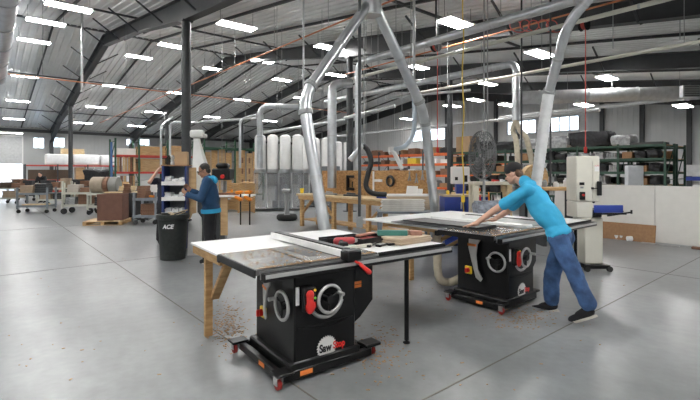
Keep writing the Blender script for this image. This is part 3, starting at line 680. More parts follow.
outfeed('white outfeed table behind the far saw, its pale tip reaching left under the ducts', FAR, FROT, -.42, 1.75, .43, 1.95, .885, (.0, .65, 1.5), True, white_lam, .22)
# cream hose from the floor duct to the far saw
m = MB(); pts = smooth_path([floor_at(437, 285)+V((0, 0, .78)), floor_at(437, 288)+V((0, 0, .55)), floor_at(439, 290)+V((0, 0, .18)), floor_at(446, 289)+V((.05, .02, .10)), saw_pt(FAR, FROT, -.02, .42, .22), saw_pt(FAR, FROT, 0, .38, .22)], 10)
m.tube(pts, [.052+.004*(k % 2) for k in range(len(pts))], 14); tag(m.build('dust_hose', hose_cream, None, world=True), 'cream flexible dust hose curving down behind the far saw cabinet', 'hose')

# ------------------------------------------------------------------ things lying on the near extension table (saw-local placing)
ZT = .9015
def on_near(x, y): p = saw_pt(NEAR, NROT, x, y, ZT); return p
def plank(name, label, x, y, z, L, w, h, ang, mat, cat='board', group=None, bev=.003, loc=NEAR, rot=NROT):
    p = saw_pt(loc, rot, x, y, z); m = MB(); m.bx(-L/2, L/2, -w/2, w/2, 0, h, bev); return tag(m.build(name, mat, None, p, rot+ang), label, cat, group)
for k, (dx, a, lab) in enumerate(((0, .05, 'bottom beige board of the small stack at the right end of the near saw table'), (.01, .0, 'middle beige board of the small stack at the right end of the near saw table'), (-.005, .06, 'top beige board of the small stack at the right end of the near saw table'))):
    plank('mdf_board', lab, 1.12+dx, -.13, ZT+.001+k*.0205, .44, .27, .02, a, mdf, 'board', 'beige boards on the near saw')
plank('sanding_block', 'teal painted block leaning among offcuts on the near saw table', 1.02, -.03, ZT+.063, .30, .07, .05, -.62, teal, 'block')
for k, (x, y, a, z, lab) in enumerate(((1.10, -.03, -.62, .063, 'reddish wood offcut lying on the beige boards beside the teal block'), (1.22, -.16, -.55, .063, 'short reddish wood offcut at the front of the beige board stack'))):
    plank('wood_offcut', lab, x, y, ZT+z, .30 if k == 0 else .12, .05, .045, a, pinkwood, 'offcut')
plank('steel_bar', 'pale square bar lying beside the rip fence head on the near saw', .50, -.13, ZT, .34, .032, .03, .0, M('pale_bar', (.60, .57, .50), .5), 'bar')
t = thing('tool_tray', 'black open tool tray with red lining on the near saw table', 'tray', on_near(.80, .10), NROT+.15)
m = MB(); m.bx(-.2, .2, -.13, .13, 0, .012); m.bx(-.2, .2, -.13, -.118, .012, .06); m.bx(-.2, .2, .118, .13, .012, .06); m.bx(-.2, -.188, -.118, .118, .012, .06); m.bx(.188, .2, -.118, .118, .012, .06); m.build('tray', black_plastic, t)
m = MB(); m.bx(-.18, .18, -.11, .11, .013, .030); m.build('lining', M('tray_red', (.40, .03, .03), .5), t)
plank('wood_offcut', 'pale sliver of wood lying across the black tool tray', .82, .15, ZT+.062, .28, .05, .018, .3, pinkwood, 'offcut')
t = thing('drill', 'red and black handheld power drill lying near the fence on the near saw', 'drill', on_near(.50, .06), NROT-.3)
m = MB(); m.cap((-.08, 0, .045), (.07, 0, .045), .036, .034); m.build('motor_body', M('drill_red', (.45, .06, .07), .45), t)
m = MB(); m.cap((-.04, .0, .04), (-.07, -.13, .034), .024, .022); m.bx(-.11, -.03, -.20, -.13, .003, .062, .01); m.build('handle', black_plastic, t)
m = MB(); m.cyl((.095, 0, .045), (.15, 0, .045), .024, .016, 14); m.cyl((.15, 0, .045), (.21, 0, .045), .005, n=8); m.build('chuck', steel, t)
t = thing('tool_tray', 'black tray piled with loose tools at the back of the near saw table', 'tray', on_near(.62, .29), NROT)
m = MB(); m.bx(-.22, .22, -.08, .08, 0, .012); m.bx(-.22, .22, -.08, -.07, .012, .05); m.bx(-.22, .22, .07, .08, .012, .05); m.bx(-.22, -.21, -.07, .07, .012, .05); m.bx(.21, .22, -.07, .07, .012, .05); m.build('tray', black_plastic, t)
for k, (x, mt, lab) in enumerate(((-.1, steel, 'steel wrench lying in the back tool tray'), (.05, mach_grey, 'grey file lying in the back tool tray'), (.13, smoke_plastic, 'smoky push stick lying in the back tool tray'))):
    p = saw_pt(NEAR, NROT, .62+x*.6, .27+k*.03, ZT+.013); m = MB(); m.bx(-.13, .13, -.012, .012, 0, .012, .003); m.ell((.13, 0, .01), (.025, .022, .009)); tag(m.build(('wrench', 'file', 'push_stick')[k], mt, None, p, NROT+k*.2-.2), lab, 'tool')
for k, (x, y, a) in enumerate(((.80, -.17, .2), (.93, -.19, -.1), (.70, -.10, .5))):
    p = on_near(x, y); m = MB(); m.bx(-.09, .09, -.011, .011, .001, .016, .003); m.bx(-.11, -.08, -.03, .03, .001, .022, .004); tag(m.build('clamp', black_metal, None, p, NROT+a), ('small black clamp nearest the pale square bar on the near saw', 'small black clamp just left of the beige boards on the near saw', 'small black clamp lying behind the pale square bar')[k], 'clamp')

# charcoal sheets on the far saw's outfeed
for k, (x, y, z, a, L, w, lab) in enumerate(((-.22, .62, 0, .10, .50, 1.30, 'lowest charcoal sheet lying across the far saw and its outfeed'), (-.10, .60, .011, -.04, .46, 1.25, 'middle charcoal sheet lying across the far saw and its outfeed'), (-.16, .56, .022, .04, .42, 1.15, 'top charcoal sheet pushed by the man at the far saw'))):
    plank('charcoal_sheet', lab, x, y, ZT+.002+z, L, w, .009, a, dark_board, 'sheet', 'charcoal sheets on the far saw', .001, FAR, FROT)
plank('white_strip', 'long white strip lying behind the man\'s hands on the far saw', .35, .45, ZT, .16, 1.5, .035, .0, white_lam, 'strip', None, .002, FAR, FROT)

# ------------------------------------------------------------------ loose chips and dust on the floor
m = MB(); rnd = random.Random(3)
for k in range(900):
    q = rnd.random()
    if q < .35: c = floor_at(228+rnd.gauss(0, 10), 325+rnd.gauss(0, 12))
    elif q < .55: c = floor_at(rnd.gauss(378, 16), rnd.gauss(352, 14))
    elif q < .75: c = floor_at(rnd.gauss(520, 18), rnd.gauss(317, 6))
    elif q < .9: c = V((rnd.uniform(-5, -1.5), rnd.uniform(.2, 5), 0))
    else: c = V((rnd.uniform(-11, -1), rnd.uniform(-1, 7), 0))
    s = rnd.uniform(.004, .013); m.box((c.x, c.y, .003), (s*rnd.uniform(1, 3), s, .003), (0, 0, rnd.uniform(0, 3)))
o = m.build('floor_chips', sawdust, None); tag(o, 'scattered wood chips and sawdust on the grey concrete around the saws', 'wood chips', None, 'stuff')

# ------------------------------------------------------------------ dark trash can with white letters
bc = base_at(173, 8.0); t = thing('trash_can', 'dark plastic trash can with white ACE lettering, full of offcuts', 'trash can', bc, FACE)
m = MB(); m.lathe([(.19, 0), (.215, .01), (.262, .74), (.285, .75), (.292, .78), (.285, .83), (.268, .835), (.245, .75), (.20, .03), (.0001, .03)], n=36); b = m.build('bin_body', bin_black, t)
m = MB(); m.bx(-.33, -.285, -.05, .05, .70, .73, .006); m.build('handle', bin_black, t); m = MB(); m.bx(.285, .33, -.05, .05, .70, .73, .006); m.build('handle', bin_black, t)
me = text_mesh('ACE', .10, white_plate, 'lettering', .004, .25, .002)
for v in me.vertices: a = v.co.x/.26+.03; z = v.co.y+.62; r = .262-(.74-z)*.066+.004+v.co.z*0.4; v.co = V((math.sin(a)*r, -math.cos(a)*r, z))
o = bpy.data.objects.new('lettering', me); C.objects.link(o); o.parent = t; o['label'] = 'white slanted letters'
for k, (a, L, z0, mt, lab) in enumerate(((.3, .5, .74, pine_pale, 'pale wooden strip sticking up to the right out of the trash can'), (-.2, .42, .75, dark_board, 'dark strip lying across the rim of the trash can'), (.9, .38, .76, pine_pale, 'short pale stick leaning in the trash can'), (2.6, .4, .77, mdf, 'tan strip lying to the left over the trash can rim'))):
    d = Matrix.Rotation(FACE+a, 3, 'Z') @ V((1, 0, 0)); p = bc+V((0, 0, z0)); m = MB(); m.bar(p-d*L*.5+V((0, .02*k, .0)), p+d*L*.5+V((0, .02*k, .16-.03*k)), .06, .02); tag(m.build('wood_offcut', mt, None, world=True), lab, 'offcut')

# ------------------------------------------------------------------ white panel partition and what stands along it
PY = 11.6; xs = [-5.3, -3.05, -1.55, .3, 2.2]
for k in range(4):
    m = MB(); m.bx(-(xs[k+1]-xs[k])/2+.004, (xs[k+1]-xs[k])/2-.004, -.03, .03, .02, 1.29, .006); o = thing('partition_panel', ('long white partition panel behind the band saw, brown board leaning on it', 'white partition panel right of the brown board', 'white partition panel at the far right edge', 'white partition panel beyond the right edge')[k], 'partition', ((xs[k]+xs[k+1])/2, PY, 0), 0, 'white partition')
    m.build('panel', off_white if False else M('partition_white', (.76, .74, .70), .5, 0, .03), o)
    m = MB(); m.bx(-(xs[k+1]-xs[k])/2+.004, (xs[k+1]-xs[k])/2-.004, -.05, .05, 0, .019); m.build('bottom_track', galv_dull, o)
a = on_Y(599, 240, PY-.1).x; b = on_Y(656, 240, PY-.1).x; m = MB(); m.box(((a+b)/2, PY-.125, .205), (b-a, .02, .40), (R(-10), 0, 0), .002); tag(m.build('brown_board', brown_panel, None, world=True), 'brown fibreboard leaning at the foot of the white partition', 'board')
for k, (px, py) in enumerate(((617, 239.5), (622, 240), (627, 241.2), (637, 240.5))):
    p = floor_at(px, py); m = MB(); m.lathe([(.03, 0), (.055, .005), (.06, .10), (.06, .105), (.045, .108), (.0001, .108)], n=16)
    if k == 2: m.xf(Matrix.Translation((0, 0, .06)) @ Matrix.Rotation(PI/2, 4, 'Y'))
    tag(m.build('white_cup', white_plate, None, (p.x, p.y-.0, .001), .4*k), ('leftmost small white cup standing before the brown board', 'second small white cup before the brown board', 'small white cup tipped on its side before the brown board', 'small white cup at the right, alone before the brown board')[k], 'cup')
p = floor_at(660, 245); m = MB(); m.bx(-.35, .35, -.04, .04, 0, .025, .004); tag(m.build('steel_strip', steel, None, p, 0), 'short steel strip lying on the floor at the right end of the brown board', 'strip')
m = MB(); p = floor_at(699, 249.5); m.bx(-.12, .12, -.05, .05, 0, .05, .01); tag(m.build('wood_block', brown_wood, None, p, 0), 'small dark block on the floor at the right edge by the partition', 'block')

# ------------------------------------------------------------------ cream band saw
bs = base_at(583.5, 7.2)+V((0, 0, 0)); t = thing('band_saw', 'tall cream band saw with blue table behind the leaning man', 'band saw', bs, FACE)
m = MB()
for s in (-1, 1): m.bx(-.10, .30, s*.22-.03, s*.22+.03, .05, .11, .006)
m.bx(-.10, -.05, -.19, .19, .05, .11, .006); m.bx(.24, .30, -.19, .19, .05, .11, .006); mb_ = m.build('mobile_base', black_metal, t)
for x in (-.07, .29):
    for y in (-.24, .24): m = MB(); m.lathe([(.01, -.02), (.045, -.02), (.045, .02), (.01, .02)], (x, y, .046), 16, 'y'); m.build('caster', dark_rubber, mb_)
m = MB(); m.bx(-.09, .22, -.19, .19, .112, .86, .02); m.build('lower_cabinet', off_white, t)
m = MB(); m.bx(-.20, .06, -.17, .17, .862, 1.12, .01); m.build('column', off_white, t)
m = MB(); m.bx(-.205, .175, -.17, .17, 1.122, 1.86, .015); m.box((.06, -.176, 1.45), (.006, .008, .66)); hd = m.build('wheel_housing', off_white, t)
m = MB(); m.bx(-.06, .06, -.06, .06, 1.862, 1.90, .01); m.build('tension_cap', steel, hd)
for (x, z, w, h, mt, nm) in ((.12, 1.66, .07, .10, white_plate, 'white_sticker'), (.12, 1.70, .07, .02, red, 'red_sticker'), (-.14, 1.41, .04, .045, black_plastic, 'emblem'), (-.10, 1.41, .04, .045, black_plastic, 'emblem'), (-.12, 1.35, .05, .03, mach_grey, 'emblem')):
    m = MB(); m.bx(x-w/2, x+w/2, -.1785, -.1735, z-h/2, z+h/2, .001); m.build(nm, mt, hd)
m = MB(); m.bx(-.16, -.08, -.21, -.172, 1.15, 1.28, .006); sw = m.build('switch_box', black_plastic, t); m = MB(); m.cyl((-.12, -.21, 1.23), (-.12, -.232, 1.23), .02, n=14); m.build('stop_button', red, sw)
m = MB(); m.bx(.12, .19, -.205, -.173, 1.22, 1.45, .006); m.bx(.05, .12, -.20, -.18, 1.33, 1.345); m.cyl((.03, -.19, 1.338), (.06, -.19, 1.338), .018, n=12); m.bx(.115, .155, -.06, .0, 1.09, 1.121); g = m.build('blade_guide', black_plastic, t)
m = MB(); m.bx(.12, .126, -.03, -.01, .99, 1.09); m.build('blade', steel, g)
m = MB(); m.bx(.065, .48, -.30, .25, .965, .985, .003); tb = m.build('work_table', cast_iron, t)
m = MB(); m.bx(.0, .46, -.315, -.301, .955, 1.075, .004); m.build('rip_fence', blue_machine, tb)
m = MB(); m.bx(.02, .50, -.34, -.316, .925, .955, .003); m.bar((.2, -.33, .91), (.58, -.33, .965), .025, .025); m.cyl((.58, -.33, .94), (.58, -.33, 1.0), .015, n=10); m.build('fence_rail', black_metal, tb)
m = MB(); m.bx(.07, .25, -.1, .1, .862, .964, .01); m.build('trunnion', black_metal, t)
# ================================================================== PEOPLE
def remesh(mb, voxel, smooth=3, noise_amp=0, nscale=14, mat=None, name='x', parent=None, label=None):
    me = bpy.data.meshes.new('tmp'); me.from_pydata([tuple(v) for v in mb.v], [], mb.f)
    bm = bmesh.new(); bm.from_mesh(me); bmesh.ops.recalc_face_normals(bm, faces=bm.faces); bm.to_mesh(me); bm.free()
    o = bpy.data.objects.new('tmp', me); C.objects.link(o)
    r = o.modifiers.new('r', 'REMESH'); r.mode = 'VOXEL'; r.voxel_size = voxel; r.use_smooth_shade = True
    if smooth: sm = o.modifiers.new('s', 'SMOOTH'); sm.iterations = smooth; sm.factor = .5
    dg = bpy.context.evaluated_depsgraph_get(); dg.update(); out = bpy.data.meshes.new_from_object(o.evaluated_get(dg)); bpy.data.objects.remove(o); bpy.data.meshes.remove(me)
    out.name = name; out.materials.clear(); out.materials.append(mat)
    if noise_amp:
        nn = [v.normal.copy() for v in out.vertices]
        for v, n in zip(out.vertices, nn):
            q = v.co*nscale; v.co = v.co+n*noise_amp*(noise.noise(V((q.x, q.y, q.z*.55)))+.4*noise.noise(q*2.1))
    out.polygons.foreach_set('use_smooth', [True]*len(out.polygons)); out.update()
    ob = bpy.data.objects.new(name, out); C.objects.link(ob); ob.parent = parent
    if label: ob['label'] = label
    return ob
def basis(fwd, up):
    f = V(fwd).normalized(); l = V(up).cross(f).normalized(); u = f.cross(l); return Matrix((f, l, u)).transposed()   # columns: forward, left, up
def hand(m, wrist, d, palm_n, side, curl=.3, s=1.0):
    # d: direction the fingers point; palm_n: direction the palm faces; side: +1 thumb on d x palm_n side
    d = V(d).normalized(); pn = V(palm_n); pn = (pn-d*pn.dot(d)).normalized(); lat = d.cross(pn)*side
    m.ell(V(wrist)+d*.048*s, (.050*s, .042*s, .017*s), Matrix((d, lat, pn)).transposed(), 14, 8)
    m.cap(V(wrist)-d*.02, V(wrist)+d*.03*s, .026*s, .027*s)
    for k, (off, L) in enumerate(((.030, .072), (.010, .082), (-.010, .076), (-.029, .060))):
        p = V(wrist)+d*.085*s+lat*off*s; dd = (d+lat*off*2.2).normalized(); r = .0095*s
        for j in range(3):
            dd = (dd+pn*curl*.6).normalized(); q = p+dd*L*s*(.45, .32, .23)[j]; m.cap(p, q, r, r*.92, 8); p = q; r *= .92
    p = V(wrist)+d*.025*s+lat*.032*s; dd = (d*.6+lat*.75+pn*.25).normalized()
    for L, r in ((.042, .013), (.030, .0105)): q = p+dd*L*s; m.cap(p, q, r*s, r*.9*s, 8); p = q; dd = (dd+d*.5+pn*.1).normalized()
def head(m, c, B, s=1.0):
    T = lambda x, y, z: V(c)+B @ (V((x, y, z))*s)
    m.ell(T(-.012, 0, .03), (.098*s, .076*s, .092*s), B, 20, 14)      # skull
    m.ell(T(.030, 0, -.045), (.060*s, .056*s, .072*s), B, 18, 12)     # face
    m.ell(T(.058, 0, -.092), (.026*s, .030*s, .022*s), B)             # chin
    m.cap(T(-.03, .045, -.055), T(.045, .028, -.088), .022*s, .018*s); m.cap(T(-.03, -.045, -.055), T(.045, -.028, -.088), .022*s, .018*s)
    m.cap(T(.082, 0, .008), T(.104, 0, -.034), .009*s, .015*s)        # nose
    m.cap(T(.075, -.03, .016), T(.075, .03, .016), .012*s, .012*s)    # brow
    m.cap(T(.082, -.018, -.064), T(.082, .018, -.064), .009*s, .009*s)
    for y in (-1, 1):
        m.ell(T(-.012, y*.078, -.012), (.020*s, .010*s, .032*s), B)   # ears
        m.ell(T(.066, y*.032, -.028), (.022*s, .020*s, .018*s), B)    # cheeks
    return T
def person(name_label, loc, J, skin, shirt, pants, shoes, hair, vox=.007, hood=None, sleeves='long', hat=None, glasses=False, hem=None, hs=1.0, shirt_label='', belt=True, beard=False, curls=(.3, .3), bulk=1.0):
    """J holds world-space joints."""
    t = thing('person', name_label, 'person', loc, 0); W = lambda p: V(p)-V(loc)
    j = {k: (W(v) if k not in ('face', 'headup', 'chestf', 'lhd', 'rhd', 'lpn', 'rpn') else V(v)) for k, v in J.items()}
    B = basis(j['face'], j['headup']); up = (j['neck']-j['pelvis']).normalized(); TB = basis(j['chestf'], up); lft = TB.col[1]; cf = TB.col[0]
    chest = j['pelvis'].lerp(j['neck'], .68); waist = j['pelvis'].lerp(j['neck'], .30)
    b = MB(); T = head(b, j['head'], B, hs)
    b.cap(j['neck']-up*.05, j['head']+B @ V((-.02, 0, -.05)), .060, .055)
    b.ell(chest, (.105, .155, .17), TB); b.ell(waist, (.09, .135, .14), TB); b.ell(j['pelvis'], (.10, .15, .12), TB)
    for s, L in (('l', 1), ('r', -1)):
        b.cap(chest+up*.08+lft*L*.06, j[s+'sh'], .075, .055); b.cap(j[s+'sh'], j[s+'el'], .050, .040); b.cap(j[s+'el'], j[s+'wr'], .041, .027)
        hand(b, j[s+'wr'], j[s+'hd'], j[s+'pn'], (1 if s == 'l' else -1), curls[0 if s == 'l' else 1])
        b.cap(j['pelvis']+lft*L*.07, j[s+'kn'], .082, .055); b.cap(j[s+'kn'], j[s+'an'], .055, .038); b.cap(j[s+'an'], j[s+'to'], .036, .026)
    remesh(b, vox, 3, 0, 1, skin, 'body', t)
    # face details
    e = MB()
    for y in (-1, 1): e.ell(T(.083, y*.030, -.006), (.009*hs, .013*hs, .007*hs), B, 10, 6)
    e.build('eyes', M('eye_dark', (.03, .025, .02), .2), t)
    e = MB(); e.cap(T(.091, -.02, -.064), T(.091, .02, -.064), .005, .005, 8); e.build('lips', M('lip_tone', (.42, .18, .15), .5), t)
    if beard:
        e = MB(); e.ell(T(.042, 0, -.086), (.052, .056, .040), B); e.cap(T(.0, .058, -.04), T(.04, .045, -.085), .016, .022); e.cap(T(.0, -.058, -.04), T(.04, -.045, -.085), .016, .022); remesh(e, .007, 1, .001, 60, hair, 'beard', t)
    h = MB(); h.ell(T(-.024, 0, .048), (.092*hs, .081*hs, .084*hs), B, 20, 12); h.ell(T(-.065, 0, -.015), (.045*hs, .070*hs, .060*hs), B)
    for y in (-1, 1): h.cap(T(-.01, y*.072, .03), T(-.005, y*.074, -.012), .014, .009)
    remesh(h, .007, 2, .003, 60, hair, 'hair', t)
    if glasses:
        g = MB()
        for y in (-1, 1): g.torus((0, 0, 0), .022, .003, 'x', 16, 6); k = len(g.v)-16*6-6; 
        g = MB()
        for y in (-1, 1):
            q = MB().torus((0, 0, 0), .022, .0035, 'x', 16, 6); g.add([T(.105, y*.032, -.004)+B @ v for v in q.v], q.f); g.cyl(T(.105, y*.054, -.002), T(-.01, y*.082, .004), .003, n=6)
        g.cyl(T(.106, -.011, -.002), T(.106, .011, -.002), .003, n=6); g.build('glasses', black_plastic, t)
    if hat:
        c = MB(); c.ell(T(-.012, 0, .058), (.108*hs, .090*hs, .088*hs), B, 24, 12); cap_o = remesh(c, .007, 2, 0, 1, hat, 'cap', t, 'dark baseball cap')
        v = MB(); pts = []
        for k in range(13): a = -1.15+2.3*k/12; pts.append((.075+.125*math.cos(a)*1.0, .083*math.sin(a)))
        ring0 = [T(x-.012, y, .050-.18*y*y/.083*.5-(x-.08)*.18) for x, y in pts]; ring1 = [p-B @ V((0, 0, .007)) for p in ring0]
        v.add(ring0+ring1, [tuple(range(13)), tuple(reversed(range(13, 26)))]+[(k, k+13, (k+1) % 13+13, (k+1) % 13) for k in range(13)]); v.build('cap_brim', hat, cap_o)
    # shirt
    s_ = MB(); hemp = j['pelvis']-up*(hem if hem else .02)
    s_.ell(chest, (.122*bulk, .175*bulk, .18), TB, 20, 14); s_.ell(waist, (.115*bulk, .160*bulk, .19), TB, 20, 14); s_.ell(hemp+up*.09, (.122*bulk, .172*bulk, .115), TB, 20, 12)
    s_.ell(j['neck']-up*.05, (.088*bulk, .12*bulk, .065), TB); s_.cap(j['neck']-up*.06, j['neck']+(j['head']-j['neck'])*.12, .082, .072)
    s_.ell(j['pelvis'].lerp(j['neck'], .42), (.135*bulk, .178*bulk, .30), TB, 20, 14); s_.ell(hemp+up*.05, (.135*bulk, .182*bulk, .09), TB, 20, 12)
    for s, L in (('l', 1), ('r', -1)):
        s_.cap(chest+up*.09+lft*L*.07, j[s+'sh'], .088*bulk, .072*bulk)
        if sleeves == 'short': m2 = j[s+'sh'].lerp(j[s+'el'], .68); s_.cap(j[s+'sh'], m2, .070, .066)
        else: s_.cap(j[s+'sh'], j[s+'el'], .070*bulk, .058*bulk); s_.cap(j[s+'el'], j[s+'el'].lerp(j[s+'wr'], .93), .058*bulk, .042*bulk)
    so = remesh(s_, max(vox, .009), 3, .009, 9, shirt, 'shirt' if sleeves == 'short' else 'sweatshirt', t)
    if hood:
        hd = MB(); q = j['neck']+cf*-.07; 
        for k in range(9): a = -1.9+3.8*k/8; hd.ell(j['neck']+up*.005-cf*.085*math.cos(a)+lft*.10*math.sin(a)-up*.03*(1-math.cos(a)), (.042, .042, .05), None, 10, 8)
        hd.ell(j['neck']-cf*.115-up*.035, (.05, .09, .07), TB)
        remesh(hd, .01, 3, .004, 14, hood, 'hood', so)
        hb = MB(); n_ = 24; rings = []
        for k in range(5): z = -.035+.07*k/4; r_ = 1+.03*math.sin(PI*k/4); rings.append([hemp-up*.0+up*z+cf*.146*bulk*r_*math.cos(2*PI*i/n_)+lft*.196*bulk*r_*math.sin(2*PI*i/n_) for i in range(n_)])
        hb.ring(rings); hb.build('hem_band', hood, so)
    # trousers
    p = MB(); p.ell(j['pelvis'], (.118, .168, .125), TB, 20, 12)
    for s, L in (('l', 1), ('r', -1)):
        hp = j['pelvis']+lft*L*.082-up*.02; p.cap(hp, j[s+'kn'], .108, .086); a = j[s+'an']; p.cap(j[s+'kn'], a+V((0, 0, .06))+(j[s+'kn']-a).normalized()*.0, .086, .084)
    remesh(p, max(vox, .010), 3, .013, 8, pants, 'trousers', t)
    # shoes
    for s in ('l', 'r'):
        a, to = j[s+'an'], j[s+'to']; d = to-a; dz = V((d.x, d.y, 0)).normalized(); dd = d.normalized(); nn = dd.cross(V((0, 0, 1))).normalized(); upf = nn.cross(dd); heel = a-dz*.05-V((0, 0, .045))
        sh = MB(); sh.cap(heel+upf*.035, to+V((0, 0, .01)), .042, .040); sh.cap(a-V((0, 0, .01)), heel.lerp(to, .55)+upf*.03, .048, .045)
        so_ = remesh(sh, .008, 2, 0, 1, shoes, 'shoe', t)
        sl = MB(); f = (to-heel); mid = (heel+to)/2-upf*.022; ctr = []
        for k in range(20): a_ = 2*PI*k/20; ctr.append(mid+f*.5*1.24*math.cos(a_)+nn*(.046+.006*math.cos(a_))*math.sin(a_))
        sl.ring([[q-upf*.012 for q in ctr], [q+upf*.012 for q in ctr]]); sl.build('sole', sole_pale, so_)
    return t

P = on_Y
# ---- the man leaning over the far saw
hipc = P(560, 236, 4.90); J1 = dict(pelvis=hipc, neck=P(526, 182.5, 4.86), head=P(513.5, 174.0, 4.85), face=(-.95, -.10, -.30), headup=(-.30, .02, .95), chestf=(-.72, -.02, -.62),
    lsh=P(527, 190, 4.70), rsh=P(523, 196, 5.02), lel=P(494, 210.5, 4.58), rel=P(508, 211, 5.08), lwr=P(475.5, 223.8, 4.47), rwr=P(494, 219.5, 4.98),
    lhd=(-.95, -.08, -.25), rhd=(-.95, .0, -.22), lpn=(-.2, 0, -1), rpn=(-.2, 0, -1),
    lkn=P(576, 277, 4.83), rkn=P(552, 274, 5.02), lan=P(588, 309, 4.84), ran=P(551, 304, 5.04), lto=P(572, 320.5, 4.84), rto=P(534, 309.5, 5.02))
man1 = person('man in turquoise t-shirt, jeans and dark cap leaning over the far saw', V((hipc.x, hipc.y, 0)), J1, skin1, tee_blue, denim, black_cloth, hair1, .007, None, 'short', M('cap_charcoal', (.022, .022, .024), .8), hem=.03, curls=(.12, .12))

# ---- standing figures: built in a local frame (x forward, y left) then turned
def standing(loc, rot, H, hands, lean=0, bent=0):
    Q = Matrix.Rotation(rot, 3, 'Z'); k = H/1.78; G = lambda x, y, z: V(loc)+Q @ V((x*k, y*k, z*k)); D = lambda x, y, z: Q @ V((x, y, z))
    J = dict(pelvis=G(0, 0, .93), neck=G(.03+lean, 0, 1.47), head=G(.09+lean*1.35, 0, 1.635-bent), face=D(.97, 0, -.25-bent), headup=D(.25+bent, 0, .97), chestf=D(1, 0, -.05),
        lsh=G(.02+lean, .19, 1.42), rsh=G(.02+lean, -.19, 1.42), lkn=G(.02, .10, .50), rkn=G(.02, -.10, .50), lan=G(-.02, .11, .09), ran=G(-.02, -.11, .09), lto=G(.13, .13, .045), rto=G(.13, -.13, .045))
    for s in 'lr':
        e, w, d, pn = hands[s]; J[s+'el'] = G(*e); J[s+'wr'] = G(*w); J[s+'hd'] = D(*d); J[s+'pn'] = D(*pn)
    return J
m2 = base_at(211, 7.65)
J2 = standing(m2, YAW+PI+R(8), 1.80, {'l': ((.12, .26, 1.13), (.36, .16, 1.20), (.7, -.3, .55), (-.3, -.9, .2)), 'r': ((.14, -.26, 1.13), (.36, -.12, 1.26), (.65, .25, .65), (-.3, .9, .2))}, .02, .03)
man2 = person('man in navy hooded sweatshirt with cyan hood working at the assembly bench', m2, J2, skin2, hood_navy, black_cloth, black_cloth, hair2, .008, hood_cyan, 'long', glasses=True, beard=False, hs=1.0, curls=(.5, .5), bulk=1.14)
m3 = base_at(165.5, 9.6)
J3 = standing(m3, YAW-PI/2+R(35), 1.76, {'l': ((.26, .30, 1.36), (.30, .14, 1.62), (.2, -.5, .8), (.3, -.8, 0)), 'r': ((.16, -.36, 1.40), (.22, -.20, 1.66), (.2, .5, .8), (.3, .8, 0))}, .02, .0)
man3 = person('person in dark t-shirt with raised arms behind the tiered tray rack', m3, J3, skin1, M('dark_tee', (.02, .024, .04), .85), black_cloth, black_cloth, hair2, .009, None, 'short', curls=(.4, .4))
m4 = base_at(43, 22.5)
J4 = standing(m4, YAW-PI/2, 1.66, {'l': ((.16, .28, 1.14), (.38, .12, 1.08), (.9, -.2, -.2), (0, -.4, -.9)), 'r': ((.16, -.28, 1.14), (.38, -.12, 1.08), (.9, .2, -.2), (0, .4, -.9))}, .10, .06)
man4 = person('small distant person in black bending over a cart at far left', m4, J4, skin1, black_cloth, black_cloth, black_cloth, hair2, .012, None, 'long', curls=(.4, .4))
# ================================================================== RACKS, CARTS AND THE BACKGROUND
ORD = ['leftmost', 'second from left', 'third from left', 'fourth from left', 'fifth from left', 'sixth from left', 'seventh from left', 'sixth from right', 'fifth from right', 'fourth from right', 'third from right', 'second from right', 'rightmost']
ORD_ = ['leftmost', 'second from left', 'third from left', 'fourth from left', 'fifth from left', 'sixth from left', 'seventh from left', 'eighth from left', 'ninth from left', 'tenth from left']
rnd = random.Random(11)
def loc_pt(loc, rot, x, y, z): return V(loc)+Matrix.Rotation(rot, 3, 'Z') @ V((x, y, z))
def rack(label, loc, rot, bays, D, H, levels, up_mat, beam_mat, deck=True, thick=.06, beam_h=.10):
    t = thing('pallet_rack', label, 'rack', loc, rot); xs = [0]
    for b in bays: xs.append(xs[-1]+b)
    for x in xs:
        m = MB()
        for y in (0, D): m.bx(x-thick/2, x+thick/2, y-thick/2, y+thick/2, 0, H); m.bx(x-.07, x+.07, y-.06, y+.06, 0, .012)
        n = max(2, int(H/.9))
        for k in range(n):
            z0, z1 = .15+(H-.3)*k/n, .15+(H-.3)*(k+1)/n; m.bar((x, thick/2, z0 if k % 2 else z1), (x, D-thick/2, z1 if k % 2 else z0), .025, .03, (1, 0, 0)); m.bar((x, thick/2, z1), (x, D-thick/2, z1), .025, .03, (1, 0, 0))
        m.build('upright', up_mat, t)
    for z in levels:
        for i, b in enumerate(bays):
            for y in (0, D): m = MB(); m.bx(xs[i]+thick/2, xs[i+1]-thick/2, y-.022, y+.022, z-beam_h, z-.005, .004); m.build('beam', beam_mat, t)
    if deck:
        for z in levels:
            m = MB(); m.bx(xs[0]+.035, xs[-1]-.035, .025, D-.025, z-.028, z-.006); m.build('shelf_deck', ply, t)
    return t
def lump(w, d, h, amp=.12, seed=0, flat=.0):
    # a slumped, wrapped bundle resting flat on its base
    bm = bmesh.new(); bmesh.ops.create_cube(bm, size=1); bmesh.ops.subdivide_edges(bm, edges=list(bm.edges), cuts=4, use_grid_fill=True)
    m = MB(); off = V((seed*3.1, seed*1.7, 0)); bm.verts.index_update()
    vs = []
    for v in bm.verts:
        p = v.co.copy(); r = p.normalized()*.62; q = p.lerp(r, .35); n = noise.noise(q*3+off)*amp*1.6
        q = q*(1+n); z = max(q.z+.5, 0); vs.append(V((q.x*w, q.y*d, z*h)))
    m.add(vs, [[v.index for v in f.verts] for f in bm.faces]); bm.free(); return m

